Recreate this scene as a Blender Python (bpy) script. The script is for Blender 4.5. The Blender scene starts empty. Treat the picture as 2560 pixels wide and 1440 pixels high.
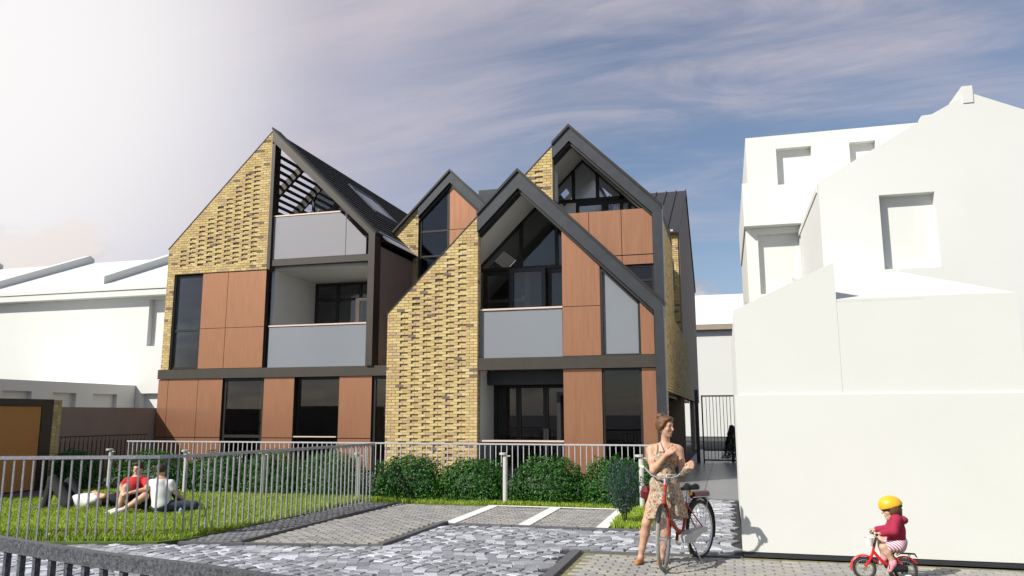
import bpy, bmesh, math, random
import numpy as np
from mathutils import Vector, Matrix
rnd = random.Random(7)
nr = np.random.default_rng(11)
SC = bpy.context.scene
COL = SC.collection

# ------------------------------------------------------------------ camera
FPX, CAMH = 1935.085, 1.68
YAW, PITCH, ROLL = 0.26783, 0.16226, -0.0024817
def cam_axes():
    cy, sy, cp, sp = math.cos(YAW), math.sin(YAW), math.cos(PITCH), math.sin(PITCH)
    f = np.array([-sy, cy, 0]); r = np.array([cy, sy, 0]); u = np.array([0, 0, 1.0])
    f2 = cp*f + sp*u; u2 = -sp*f + cp*u
    cr, sr = math.cos(ROLL), math.sin(ROLL)
    return cr*r + sr*u2, -sr*r + cr*u2, f2
CR, CU, CF = cam_axes()
cam = bpy.data.cameras.new('camera'); camo = bpy.data.objects.new('camera', cam); COL.objects.link(camo)
M = Matrix(((CR[0], CU[0], -CF[0], 0), (CR[1], CU[1], -CF[1], 0), (CR[2], CU[2], -CF[2], CAMH), (0, 0, 0, 1)))
camo.matrix_world = M
cam.sensor_width = 36.0; cam.lens = FPX/2560*36.0
cam.clip_start = 0.05; cam.clip_end = 3000
SC.camera = camo
def ray(x, y):
    return CR*(x-1280)/FPX - CU*(y-720)/FPX + CF
def PY(x, y, Y):                       # photo pixel -> (X, Z) on the plane at depth Y
    d = ray(x, y); t = Y/d[1]; return (t*d[0], t*d[2]+CAMH)
def PG(x, y, z=0.0):                   # photo pixel -> (X, Y) on the ground
    d = ray(x, y); t = (z-CAMH)/d[2]; return (t*d[0], t*d[1])
def PXp(x, y, X):                      # photo pixel -> (Y, Z) on a plane X = const
    d = ray(x, y); t = X/d[0]; return (t*d[1], t*d[2]+CAMH)

# ------------------------------------------------------------------ world, sun, exposure
SUN_AZ, SUN_EL = math.radians(41), math.radians(37)     # az: from the facade normal (-Y) towards -X
SD = Vector((-math.sin(SUN_AZ)*math.cos(SUN_EL), -math.cos(SUN_AZ)*math.cos(SUN_EL), math.sin(SUN_EL)))
W = bpy.data.worlds.new('World'); SC.world = W; W.use_nodes = True
nt = W.node_tree; nt.nodes.clear()
def N(t, **k):
    n = nt.nodes.new(t)
    for a, b in k.items(): setattr(n, a, b)
    return n
def LK(a, b): nt.links.new(a, b)
def MATH(op, a, b=None, clamp=False):
    n = N('ShaderNodeMath', operation=op, use_clamp=clamp)
    for i, v in enumerate((a, b)):
        if v is None: continue
        if isinstance(v, (int, float)): n.inputs[i].default_value = v
        else: LK(v, n.inputs[i])
    return n.outputs[0]
def MIX(fac, a, b):
    n = N('ShaderNodeMix', data_type='RGBA')
    for i, v in ((0, fac), (6, a), (7, b)):
        if isinstance(v, (int, float)): n.inputs[i].default_value = v
        elif isinstance(v, tuple): n.inputs[i].default_value = (*v, 1)
        else: LK(v, n.inputs[i])
    return n.outputs[2]
def RAMP(v, lo, hi):
    n = N('ShaderNodeMapRange', interpolation_type='SMOOTHSTEP')
    LK(v, n.inputs[0]); n.inputs[1].default_value = lo; n.inputs[2].default_value = hi
    return n.outputs[0]
sky = N('ShaderNodeTexSky', sky_type='NISHITA'); sky.sun_disc = False
sky.sun_elevation = SUN_EL
sky.sun_rotation = math.atan2(SD.x, SD.y)
sky.air_density = 1.0; sky.dust_density = 0.6; sky.ozone_density = 2.5
SKY_K = 0.095
mul = N('ShaderNodeVectorMath', operation='SCALE'); LK(sky.outputs[0], mul.inputs[0]); mul.inputs[3].default_value = SKY_K
tc = N('ShaderNodeTexCoord'); sep = N('ShaderNodeSeparateXYZ'); LK(tc.outputs['Generated'], sep.inputs[0])
zc = MATH('MAXIMUM', sep.outputs[2], 0.0)
# thin high cloud, projected on a flat layer so that it streaks towards the horizon
den = MATH('ADD', zc, 0.22)
cx = MATH('DIVIDE', sep.outputs[0], den); cy_ = MATH('DIVIDE', sep.outputs[1], den)
cmb = N('ShaderNodeCombineXYZ'); LK(cx, cmb.inputs[0]); LK(cy_, cmb.inputs[1])
def layer(rot, scl, loc, sc, rough, dist):
    mp = N('ShaderNodeMapping'); LK(cmb.outputs[0], mp.inputs[0])
    mp.inputs['Rotation'].default_value = (0, 0, math.radians(rot)); mp.inputs['Scale'].default_value = (*scl, 1); mp.inputs['Location'].default_value = (*loc, 0)
    n = N('ShaderNodeTexNoise'); LK(mp.outputs[0], n.inputs['Vector']); n.inputs['Scale'].default_value = sc; n.inputs['Detail'].default_value = 10; n.inputs['Roughness'].default_value = rough; n.inputs['Distortion'].default_value = dist
    return n.outputs[0]
nA = layer(-4, (0.45, 1.9), (1.1, 0.9), 1.1, 0.52, 0.5)      # broad bands
nB = layer(4, (0.8, 2.6), (7.3, 2.2), 2.2, 0.64, 0.9)       # fine streaks
wisp = MATH('MULTIPLY', RAMP(nA, 0.40, 0.66), MATH('ADD', 0.45, MATH('MULTIPLY', RAMP(nB, 0.32, 0.70), 0.75)), True)
thin = MATH('MULTIPLY', RAMP(nB, 0.42, 0.74), 0.35)
# low cumulus near the horizon
mp2 = N('ShaderNodeMapping'); LK(tc.outputs['Generated'], mp2.inputs[0]); mp2.inputs['Scale'].default_value = (1, 1, 2.1); mp2.inputs['Location'].default_value = (2.13, 0.4, 0.34)
n2 = N('ShaderNodeTexNoise'); LK(mp2.outputs[0], n2.inputs['Vector']); n2.inputs['Scale'].default_value = 5.2; n2.inputs['Detail'].default_value = 11; n2.inputs['Roughness'].default_value = 0.55
low = MATH('SUBTRACT', 1.0, RAMP(sep.outputs[2], 0.10, 0.34))
cum = RAMP(MATH('ADD', n2.outputs[0], MATH('MULTIPLY', MATH('SUBTRACT', low, 0.50), 0.24)), 0.59, 0.69)
mp3 = N('ShaderNodeMapping'); LK(mp2.outputs[0], mp3.inputs[0]); mp3.inputs['Location'].default_value = (0.02, 0.03, -0.09)
n3 = N('ShaderNodeTexNoise'); LK(mp3.outputs[0], n3.inputs['Vector']); n3.inputs['Scale'].default_value = 5.2; n3.inputs['Detail'].default_value = 8
cumcol = MIX(RAMP(MATH('SUBTRACT', n3.outputs[0], n2.outputs[0]), -0.06, 0.06), (0.66, 0.61, 0.60), (0.42, 0.40, 0.44))
# bright haze spreading from the upper left of the view
g = ray(-300, 40); g = g/np.linalg.norm(g)
dt = N('ShaderNodeVectorMath', operation='DOT_PRODUCT'); LK(tc.outputs['Generated'], dt.inputs[0]); dt.inputs[1].default_value = tuple(g)
glow = RAMP(dt.outputs['Value'], 0.90, 1.0)
haze_ = RAMP(dt.outputs['Value'], 0.70, 1.0)
base = MIX(MATH('ADD', thin, 0.12), mul.outputs[0], (0.38, 0.40, 0.52))
base = MIX(MATH('MULTIPLY', haze_, 0.88), base, (0.56, 0.525, 0.60))
base = MIX(MATH('MULTIPLY', wisp, 0.60), base, (0.58, 0.52, 0.55))
base = MIX(MATH('MULTIPLY', glow, 0.88), base, (0.92, 0.90, 0.89))
base = MIX(MATH('MULTIPLY', cum, 0.85), base, MIX(MATH('MULTIPLY', glow, 0.7), cumcol, (0.90, 0.83, 0.76)))
bg = N('ShaderNodeBackground'); LK(base, bg.inputs[0]); bg.inputs[1].default_value = 1.0
wo = N('ShaderNodeOutputWorld'); LK(bg.outputs[0], wo.inputs[0])

sl = bpy.data.lights.new('sun', 'SUN'); sl.energy = 4.9; sl.angle = math.radians(0.5); sl.color = (1.0, 0.95, 0.86)
so = bpy.data.objects.new('sun', sl); COL.objects.link(so); so.rotation_euler = SD.to_track_quat('Z', 'Y').to_euler(); so.location = (-20, -10, 30)
vs = SC.view_settings; vs.view_transform = 'Standard'; vs.look = 'None'; vs.exposure = 0.15; vs.gamma = 1.0; vs.use_curve_mapping = False
SC.cycles.use_denoising = True
SC.cycles.max_bounces = 8; SC.cycles.transparent_max_bounces = 16; SC.cycles.sample_clamp_indirect = 4.0
SC.cycles.caustics_reflective = False; SC.cycles.caustics_refractive = False

# ------------------------------------------------------------------ materials
MT = {}
def mat(name, col, rough=0.6, metal=0.0, var=0.0, vscale=6.0, stretch=(1, 1, 1), bump=0.0, bscale=40.0, attr=False, spec=0.5, col2=None, coord='Object'):
    m = bpy.data.materials.new(name); m.use_nodes = True; t = m.node_tree; b = t.nodes['Principled BSDF']
    b.inputs['Roughness'].default_value = rough; b.inputs['Metallic'].default_value = metal; b.inputs['Specular IOR Level'].default_value = spec
    L = t.links.new
    src = None
    if attr:
        a = t.nodes.new('ShaderNodeAttribute'); a.attribute_name = 'Col'; src = a.outputs['Color']
    if var or bump:
        g_ = t.nodes.new('ShaderNodeNewGeometry') if coord == 'World' else t.nodes.new('ShaderNodeTexCoord')
        o_ = g_.outputs['Position'] if coord == 'World' else g_.outputs[coord]
        mp_ = t.nodes.new('ShaderNodeMapping'); mp_.inputs['Scale'].default_value = stretch; L(o_, mp_.inputs[0])
    if var:
        n = t.nodes.new('ShaderNodeTexNoise'); n.inputs['Scale'].default_value = vscale; n.inputs['Detail'].default_value = 6; n.inputs['Roughness'].default_value = 0.62; L(mp_.outputs[0], n.inputs['Vector'])
        r = t.nodes.new('ShaderNodeMapRange'); L(n.outputs[0], r.inputs[0]); r.inputs[1].default_value = 0.3; r.inputs[2].default_value = 0.7
        x = t.nodes.new('ShaderNodeMix'); x.data_type = 'RGBA'; L(r.outputs[0], x.inputs[0])
        if src is not None:
            x.blend_type = 'MULTIPLY'; x.inputs[0].default_value = 1
            cr = t.nodes.new('ShaderNodeMix'); cr.data_type = 'RGBA'; L(r.outputs[0], cr.inputs[0]); cr.inputs[6].default_value = (1-var, 1-var, 1-var, 1); cr.inputs[7].default_value = (1+var*.6,)*3+(1,)
            for l in list(t.links):
                if l.to_socket == x.inputs[0]: t.links.remove(l)
            L(src, x.inputs[6]); L(cr.outputs[2], x.inputs[7])
        else:
            c2 = col2 if col2 else tuple(c*(1+var*.6) for c in col)
            x.inputs[6].default_value = (*[c*(1-var) for c in col], 1); x.inputs[7].default_value = (*c2, 1)
        src = x.outputs[2]
        # a little roughness variation too
        rr = t.nodes.new('ShaderNodeMapRange'); L(n.outputs[0], rr.inputs[0]); rr.inputs[3].default_value = max(.02, rough-.1); rr.inputs[4].default_value = min(1, rough+.1); L(rr.outputs[0], b.inputs['Roughness'])
    if src is not None: L(src, b.inputs['Base Color'])
    else: b.inputs['Base Color'].default_value = (*col, 1)
    if bump:
        n = t.nodes.new('ShaderNodeTexNoise'); n.inputs['Scale'].default_value = bscale; n.inputs['Detail'].default_value = 5; L(mp_.outputs[0], n.inputs['Vector'])
        bp = t.nodes.new('ShaderNodeBump'); bp.inputs['Strength'].default_value = bump; bp.inputs['Distance'].default_value = 0.01; L(n.outputs[0], bp.inputs['Height']); L(bp.outputs[0], b.inputs['Normal'])
    MT[name] = m
    return m
mat('brick', (.5, .38, .16), .85, attr=True, var=.26, vscale=16, stretch=(1, 1, 2.2), bump=.5, bscale=60, coord='World')
mat('mortar', (.36, .34, .31), .95, var=.2, vscale=9, bump=.4, bscale=80, coord='World')
mat('copper', (.40, .195, .108), .36, .55, var=.10, vscale=3.5, stretch=(9, 9, .35), coord='World')
mat('anthracite', (.040, .045, .052), .45, .25, var=.12, vscale=4)
mat('dark_frame', (.022, .020, .018), .45, .2)
mat('bronze_beam', (.050, .043, .034), .5, .2, var=.1, vscale=3)
mat('roof', (.032, .029, .027), .75, var=.25, vscale=7, bump=.5, bscale=25, coord='World')
mat('seam_roof', (.05, .05, .05), .5, .4, var=.12, vscale=3)
mat('white', (.68, .69, .66), .75, var=.02, vscale=.9, bump=.10, bscale=50, coord='World')
mat('plaster', (.70, .70, .68), .85, var=.03, vscale=1.2)
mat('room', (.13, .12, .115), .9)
mat('floorwood', (.22, .15, .10), .6, var=.2, vscale=5)
mat('handrail', (.72, .56, .46), .4, .1)
mat('galv', (.36, .36, .39), .5, .55, var=.35, vscale=45, coord='World')
mat('galv_light', (.52, .52, .54), .5, .35, var=.12, vscale=30, coord='World')
mat('galv_dark', (.13, .135, .15), .55, .4, var=.75, vscale=55, coord='World', bump=.3, bscale=80)
mat('bollard', (.58, .58, .54), .5, .15, var=.08, vscale=12, coord='World')
mat('terracotta', (.52, .235, .075), .8, var=.18, vscale=60, coord='World', bump=.3, bscale=90)
mat('shade_wall', (.35, .28, .22), .9, var=.08, vscale=2, coord='World')
mat('cobble', (.3, .3, .3), .62, attr=True, var=.22, vscale=30, bump=.6, bscale=45, coord='World')
mat('paver', (.3, .3, .3), .85, attr=True, var=.2, vscale=35, bump=.5, bscale=70, coord='World')
mat('joint', (.035, .036, .042), .95, var=.3, vscale=14, coord='World')
mat('moss_joint', (.19, .19, .07), .95, var=.4, vscale=9, col2=(.30, .28, .15), coord='World')
mat('granite', (.115, .115, .125), .8, var=.3, vscale=40, bump=.4, bscale=60, coord='World')
mat('earth', (.10, .15, .03), .95, var=.4, vscale=6, coord='World')
mat('asphalt', (.055, .055, .058), .9, var=.25, vscale=20, coord='World')
mat('tile', (.24, .24, .245), .35, var=.18, vscale=5, coord='World')
mat('paint', (.80, .80, .78), .7, var=.06, vscale=20, coord='World')
mat('path', (.12, .105, .125), .85, var=.2, vscale=12, coord='World')
mat('steel', (.62, .62, .62), .25, .9)
mat('black', (.012, .012, .013), .5)
mat('rubber', (.035, .033, .032), .8, var=.2, vscale=40)
mat('tyre_grey', (.28, .26, .23), .85, var=.2, vscale=30)
mat('red_paint', (.42, .045, .018), .28, .1)
mat('red_bright', (.60, .018, .018), .3)
mat('dark_red', (.11, .006, .012), .4)
mat('cream', (.70, .64, .50), .5)
mat('white_plastic', (.75, .75, .74), .4)
mat('yellow', (.80, .46, .02), .35, var=.12, vscale=30)
mat('magenta', (.36, .016, .060), .85, var=.22, vscale=22, bump=.4, bscale=30)
mat('stripes', (.75, .55, .60), .8)
mat('pink', (.75, .30, .36), .7)
mat('red_cloth', (.52, .02, .022), .85, var=.2, vscale=14)
mat('white_cloth', (.74, .74, .73), .9, var=.08, vscale=9)
mat('dark_cloth', (.018, .018, .020), .9, var=.3, vscale=14)
mat('denim', (.045, .062, .095), .9, var=.3, vscale=30)
mat('hair', (.14, .065, .028), .55, var=.5, vscale=35, stretch=(1, 1, .4), bump=.8, bscale=60)
mat('hair_dark', (.05, .026, .014), .6, var=.5, vscale=40, bump=.8, bscale=60)
mat('skin', (.55, .32, .21), .5, attr=True, var=.06, vscale=18)
mat('shoe', (.42, .17, .05), .6)
mat('bark', (.05, .036, .024), .9, var=.3, vscale=30)
def leafmat(name, c1, c2, trans=.35, rough=.42):
    m = bpy.data.materials.new(name); m.use_nodes = True; t = m.node_tree; b = t.nodes['Principled BSDF']; L = t.links.new
    a = t.nodes.new('ShaderNodeAttribute'); a.attribute_name = 'rnd'
    x = t.nodes.new('ShaderNodeMix'); x.data_type = 'RGBA'; L(a.outputs['Fac'], x.inputs[0]); x.inputs[6].default_value = (*c1, 1); x.inputs[7].default_value = (*c2, 1)
    L(x.outputs[2], b.inputs['Base Color']); b.inputs['Roughness'].default_value = rough
    tr = t.nodes.new('ShaderNodeBsdfTranslucent'); L(x.outputs[2], tr.inputs[0])
    mx = t.nodes.new('ShaderNodeMixShader'); mx.inputs[0].default_value = trans; L(b.outputs[0], mx.inputs[1]); L(tr.outputs[0], mx.inputs[2])
    L(mx.outputs[0], t.nodes['Material Output'].inputs[0]); MT[name] = m
leafmat('leaf', (.010, .062, .004), (.046, .175, .010), .18, .55)
leafmat('grass', (.16, .29, .018), (.56, .66, .10), .45, .6)
leafmat('lavender_leaf', (.010, .045, .030), (.03, .10, .055), .3, .6)
leafmat('lavender_flower', (.17, .07, .26), (.42, .22, .55), .3, .6)
leafmat('conifer', (.008, .03, .008), (.02, .06, .012), .2)
def glassmat(name, tint, refl=1.0, ior=1.5, rough=0.0):
    m = bpy.data.materials.new(name); m.use_nodes = True; t = m.node_tree; t.nodes.remove(t.nodes['Principled BSDF']); L = t.links.new
    tr = t.nodes.new('ShaderNodeBsdfTransparent'); tr.inputs[0].default_value = (*tint, 1)
    gl = t.nodes.new('ShaderNodeBsdfGlossy'); gl.inputs['Roughness'].default_value = rough; gl.inputs[0].default_value = (refl,)*3+(1,)
    fr = t.nodes.new('ShaderNodeFresnel'); fr.inputs[0].default_value = ior
    mx = t.nodes.new('ShaderNodeMixShader'); L(fr.outputs[0], mx.inputs[0]); L(tr.outputs[0], mx.inputs[1]); L(gl.outputs[0], mx.inputs[2]); L(mx.outputs[0], t.nodes['Material Output'].inputs[0]); MT[name] = m
glassmat('glass', (.72, .74, .78), 1.0, 1.48)
glassmat('glass_clear', (.85, .86, .88), 1.0, 1.5)
def frosted(name, col, trans):
    m = bpy.data.materials.new(name); m.use_nodes = True; t = m.node_tree; b = t.nodes['Principled BSDF']; L = t.links.new
    b.inputs['Base Color'].default_value = (*col, 1); b.inputs['Roughness'].default_value = .42; b.inputs['Transmission Weight'].default_value = trans; b.inputs['IOR'].default_value = 1.35
    n = t.nodes.new('ShaderNodeTexNoise'); n.inputs['Scale'].default_value = 140; n.inputs['Detail'].default_value = 2
    tcn = t.nodes.new('ShaderNodeTexCoord'); L(tcn.outputs['Object'], n.inputs['Vector'])
    bp = t.nodes.new('ShaderNodeBump'); bp.inputs['Strength'].default_value = .2; bp.inputs['Distance'].default_value = .004; L(n.outputs[0], bp.inputs['Height']); L(bp.outputs[0], b.inputs['Normal'])
    MT[name] = m
frosted('frosted', (.58, .63, .69), .62)
frosted('frosted_light', (.58, .57, .61), .5)
# floral dress print
def floral():
    m = bpy.data.materials.new('floral'); m.use_nodes = True; t = m.node_tree; b = t.nodes['Principled BSDF']; L = t.links.new
    tcn = t.nodes.new('ShaderNodeTexCoord')
    def vor(sc, lo, hi, off):
        mp_ = t.nodes.new('ShaderNodeMapping'); mp_.inputs['Location'].default_value = off; L(tcn.outputs['Object'], mp_.inputs[0])
        nz = t.nodes.new('ShaderNodeTexNoise'); nz.inputs['Scale'].default_value = sc*1.6; L(mp_.outputs[0], nz.inputs['Vector'])
        ad = t.nodes.new('ShaderNodeVectorMath'); ad.operation = 'MULTIPLY_ADD'; ad.inputs[1].default_value = (.03,)*3; L(nz.outputs['Color'], ad.inputs[0]); L(mp_.outputs[0], ad.inputs[2])
        v = t.nodes.new('ShaderNodeTexVoronoi'); v.inputs['Scale'].default_value = sc; L(ad.outputs[0], v.inputs['Vector'])
        r = t.nodes.new('ShaderNodeMapRange'); r.inputs[1].default_value = lo; r.inputs[2].default_value = hi; r.inputs[3].default_value = 1; r.inputs[4].default_value = 0; L(v.outputs['Distance'], r.inputs[0]); return r.outputs[0]
    prev = (.44, .345, .245)
    for sc, lo, hi, off, c in ((30, .34, .42, (0, 0, 0), (.26, .22, .16)), (21, .30, .38, (3, 1, 2), (.36, .07, .05)), (32, .26, .33, (7, 5, 1), (.12, .15, .10)), (34, .22, .28, (1, 8, 4), (.60, .50, .40))):
        x = t.nodes.new('ShaderNodeMix'); x.data_type = 'RGBA'; L(vor(sc, lo, hi, off), x.inputs[0])
        if isinstance(prev, tuple): x.inputs[6].default_value = (*prev, 1)
        else: L(prev, x.inputs[6])
        x.inputs[7].default_value = (*c, 1); prev = x.outputs[2]
    L(prev, b.inputs['Base Color']); b.inputs['Roughness'].default_value = .9
    MT['floral'] = m
floral()
# pink and white striped cloth
def striped():
    m = MT['stripes']; t = m.node_tree; b = t.nodes['Principled BSDF']; L = t.links.new
    tcn = t.nodes.new('ShaderNodeTexCoord'); w = t.nodes.new('ShaderNodeTexWave'); w.inputs['Scale'].default_value = 18; w.bands_direction = 'DIAGONAL'; L(tcn.outputs['Object'], w.inputs['Vector'])
    r = t.nodes.new('ShaderNodeMapRange'); r.inputs[1].default_value = .4; r.inputs[2].default_value = .6; L(w.outputs['Fac'], r.inputs[0])
    x = t.nodes.new('ShaderNodeMix'); x.data_type = 'RGBA'; L(r.outputs[0], x.inputs[0]); x.inputs[6].default_value = (.8, .72, .74, 1); x.inputs[7].default_value = (.45, .12, .22, 1); L(x.outputs[2], b.inputs['Base Color'])
striped()

# ------------------------------------------------------------------ mesh helpers
def link(o, parent=None):
    COL.objects.link(o)
    if parent is not None: o.parent = parent
    return o
def thing(name, label, cat, loc=(0, 0, 0), group=None):
    o = bpy.data.objects.new(name, None); o.location = loc; o.empty_display_size = .2; link(o)
    o['label'] = label; o['category'] = cat
    if group: o['group'] = group
    return o
def tag(o, label, cat, group=None):
    o['label'] = label; o['category'] = cat
    if group: o['group'] = group
    return o
def struct(o): o['kind'] = 'structure'; return o
def stuff(o): o['kind'] = 'stuff'; return o
class MB:
    def __init__(s): s.v = []; s.f = []; s.c = []
    def add(s, vs_, fs, col=None):
        o = len(s.v); s.v.extend([tuple(map(float, p)) for p in vs_])
        for f in fs: s.f.append([i+o for i in f]); s.c.append(col)
        return s
    def box(s, x0, x1, y0, y1, z0, z1, col=None):
        v = [(x0, y0, z0), (x1, y0, z0), (x1, y1, z0), (x0, y1, z0), (x0, y0, z1), (x1, y0, z1), (x1, y1, z1), (x0, y1, z1)]
        return s.add(v, [(0, 3, 2, 1), (4, 5, 6, 7), (0, 1, 5, 4), (1, 2, 6, 5), (2, 3, 7, 6), (3, 0, 4, 7)], col)
    def prism(s, poly, a, b, ax='y', col=None):
        def mk(p, t):
            if ax == 'y': return (p[0], t, p[1])
            if ax == 'x': return (t, p[0], p[1])
            return (p[0], p[1], t)
        n = len(poly); v = [mk(p, a) for p in poly]+[mk(p, b) for p in poly]
        return s.add(v, [list(range(n))[::-1], list(range(n, 2*n))]+[(i, (i+1) % n, n+(i+1) % n, n+i) for i in range(n)], col)
    def tube(s, pts, r, n=8, closed=False, caps=True):
        pts = [Vector(p) for p in pts]; m = len(pts)
        rs = r if isinstance(r, (list, tuple)) else [r]*m
        rings = []; prev = None
        for i, p in enumerate(pts):
            if closed: d = pts[(i+1) % m]-pts[i-1]
            else: d = pts[min(i+1, m-1)]-pts[max(i-1, 0)]
            d.normalize()
            if prev is None: a = d.orthogonal().normalized()
            else:
                a = prev-d*prev.dot(d)
                a = a.normalized() if a.length > 1e-6 else d.orthogonal().normalized()
            prev = a; b = d.cross(a)
            rings.append([p+(a*math.cos(2*math.pi*k/n)+b*math.sin(2*math.pi*k/n))*rs[i] for k in range(n)])
        v = [q for rg in rings for q in rg]; f = []
        for i in range(m if closed else m-1):
            j = (i+1) % m
            for k in range(n): f.append((i*n+k, i*n+(k+1) % n, j*n+(k+1) % n, j*n+k))
        if caps and not closed: f.append(list(range(n))[::-1]); f.append([(m-1)*n+k for k in range(n)])
        return s.add(v, f)
    def lathe(s, prof, c=(0, 0, 0), n=16, axis='z'):
        v = []; f = []
        for (r, h) in prof:
            for k in range(n):
                a = 2*math.pi*k/n; x, y = r*math.cos(a), r*math.sin(a)
                v.append((c[0]+x, c[1]+y, c[2]+h) if axis == 'z' else ((c[0]+h, c[1]+x, c[2]+y) if axis == 'x' else (c[0]+x, c[1]+h, c[2]+y)))
        m = len(prof)
        for i in range(m-1):
            for k in range(n): f.append((i*n+k, i*n+(k+1) % n, (i+1)*n+(k+1) % n, (i+1)*n+k))
        f.append(list(range(n))[::-1]); f.append([(m-1)*n+k for k in range(n)])
        return s.add(v, f)
    def mesh(s, name, recalc=True):
        me = bpy.data.meshes.new(name); me.from_pydata(s.v, [], s.f)
        if any(c is not None for c in s.c):
            at = me.attributes.new('Col', 'FLOAT_COLOR', 'FACE')
            a = np.array([(*(c or (.5, .5, .5)), 1) for c in s.c], dtype=np.float32); at.data.foreach_set('color', a.ravel())
        if recalc:
            bm = bmesh.new(); bm.from_mesh(me); bmesh.ops.recalc_face_normals(bm, faces=bm.faces); bm.to_mesh(me); bm.free()
        me.update(); return me
    def build(s, name, m, parent=None, smooth=False, recalc=True, bevel=0):
        me = s.mesh(name, recalc); me.materials.append(MT[m] if isinstance(m, str) else m)
        if smooth: me.polygons.foreach_set('use_smooth', [True]*len(me.polygons))
        o = bpy.data.objects.new(name, me); link(o, parent)
        if parent is not None:
            o.matrix_parent_inverse = Matrix.Translation(-parent_world(parent))
        if bevel:
            b = o.modifiers.new('bevel', 'BEVEL'); b.width = bevel; b.segments = 2; b.limit_method = 'ANGLE'
        return o
def parent_world(p):                   # parts are written in world coordinates: cancel the root's translation
    return Vector(p.location) if p.type == 'EMPTY' else Vector((0, 0, 0))
def part(name, m, parent, fn, **k):
    b = MB(); fn(b); return b.build(name, m, parent, **k)
def bxp(name, m, parent, *a, **k):
    return MB().box(*a).build(name, m, parent, **k)
def inst(mesh, name, parent, loc, rz=0.0):
    o = bpy.data.objects.new(name, mesh); link(o, parent); o.location = loc; o.rotation_euler = (0, 0, rz)
    if parent is not None: o.matrix_parent_inverse = Matrix.Translation(-parent_world(parent))
    return o
def clip(poly, cv):                    # Sutherland-Hodgman: poly by the convex, counter-clockwise cv
    out = list(poly)
    for i in range(len(cv)):
        a, b = cv[i], cv[(i+1) % len(cv)]; src = out; out = []
        if not src: return []
        def side(p): return (b[0]-a[0])*(p[1]-a[1])-(b[1]-a[1])*(p[0]-a[0])
        for j in range(len(src)):
            p, q = src[j], src[(j+1) % len(src)]; sp, sq = side(p), side(q)
            if sp >= -1e-9: out.append(p)
            if (sp > 1e-9 and sq < -1e-9) or (sp < -1e-9 and sq > 1e-9):
                t = sp/(sp-sq); out.append((p[0]+(q[0]-p[0])*t, p[1]+(q[1]-p[1])*t))
    return out
def area(p): return abs(sum(p[i][0]*p[(i+1) % len(p)][1]-p[(i+1) % len(p)][0]*p[i][1] for i in range(len(p))))/2

# ------------------------------------------------------------------ brickwork
CO, BL, JT = .081, .227, .012
PAL = [(.62, .47, .20), (.56, .41, .17), (.68, .54, .26), (.51, .36, .16), (.58, .42, .21), (.64, .50, .21), (.48, .34, .20), (.20, .15, .11)]
PW = [5, 5, 4, 3, 4, 5, 2, 1]
BRICK_ME = []
for c in PAL:
    b = MB(); b.box(-BL/2+JT/2, BL/2-JT/2, 0, .05, JT/2, CO-JT/2, tuple(c)); me = b.mesh('brick'); me.materials.append(MT['brick']); BRICK_ME.append(me)
def brickwork(wall, regions, Y, x0, z0, z1, pocket, n_ind, zmin_ind):
    """regions: convex CCW polygons (X, Z). Bricks stand 12 mm proud of the joints, pocket cells are left 70 mm deep."""
    joined, mort = MB(), MB(); full = []
    xs = [p[0] for r in regions for p in r]; xa, xb = min(xs), max(xs)
    n = int((z1-z0)/CO)+1
    for i in range(n):
        z = z0+i*CO; off = (i % 2)*BL/2
        j0 = int((xa-x0-off)/BL)-1; j1 = int((xb-x0-off)/BL)+1
        for j in range(j0, j1+1):
            cx = x0+off+(j+.5)*BL
            cell = [(cx-BL/2, z), (cx+BL/2, z), (cx+BL/2, z+CO), (cx-BL/2, z+CO)]
            br = [(cx-BL/2+JT/2, z+JT/2), (cx+BL/2-JT/2, z+JT/2), (cx+BL/2-JT/2, z+CO-JT/2), (cx-BL/2+JT/2, z+CO-JT/2)]
            col = rnd.choices(PAL, PW)[0]
            pk = pocket(i, j, cx, z)
            for r in regions:
                c = clip(cell, r)
                if len(c) < 3 or area(c) < 2e-5: continue
                q = clip(br, r)
                if pk:
                    if len(q) >= 3: joined.prism(q, Y+.044, Y+.09, 'y', col); mort.prism(c, Y+.056, Y+.10)
                    continue
                mort.prism(c, Y+.012, Y+.10)
                if len(q) < 3 or area(q) < 1e-4: continue
                if abs(area(q)-area(br)) < 1e-7 and z > zmin_ind: full.append((cx, z, col))
                else: joined.prism(q, Y, Y+.05, 'y', col)
    full.sort(key=lambda t: (t[0]**2+Y*Y+(t[1]-CAMH)**2))
    for k, (cx, z, col) in enumerate(full):
        if k < n_ind: inst(BRICK_ME[PAL.index(col)], 'brick', wall, (cx, Y, z))
        else: joined.box(cx-BL/2+JT/2, cx+BL/2-JT/2, Y, Y+.05, z+JT/2, z+CO-JT/2, col)
    if joined.v: stuff(joined.build('brickwork', 'brick', wall))
    stuff(mort.build('mortar_joints', 'mortar', wall, recalc=False))
def slab(b, xr, zr, xe, ze, t, y0, y1, hole=None):
    """a sloping roof slab between ridge and eave; hole = (xa, xb, ya, yb)"""
    def z(x): return zr+(ze-zr)*(x-xr)/(xe-xr)
    xs = sorted({xr, xe}|({hole[0], hole[1]} if hole else set())); ys = sorted({y0, y1}|({hole[2], hole[3]} if hole else set()))
    for i in range(len(xs)-1):
        for j in range(len(ys)-1):
            if hole and xs[i] >= hole[0]-1e-6 and xs[i+1] <= hole[1]+1e-6 and ys[j] >= hole[2]-1e-6 and ys[j+1] <= hole[3]+1e-6: continue
            a, c = xs[i], xs[i+1]
            b.prism([(a, z(a)-t), (c, z(c)-t), (c, z(c)), (a, z(a))], ys[j], ys[j+1])
    return b
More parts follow.
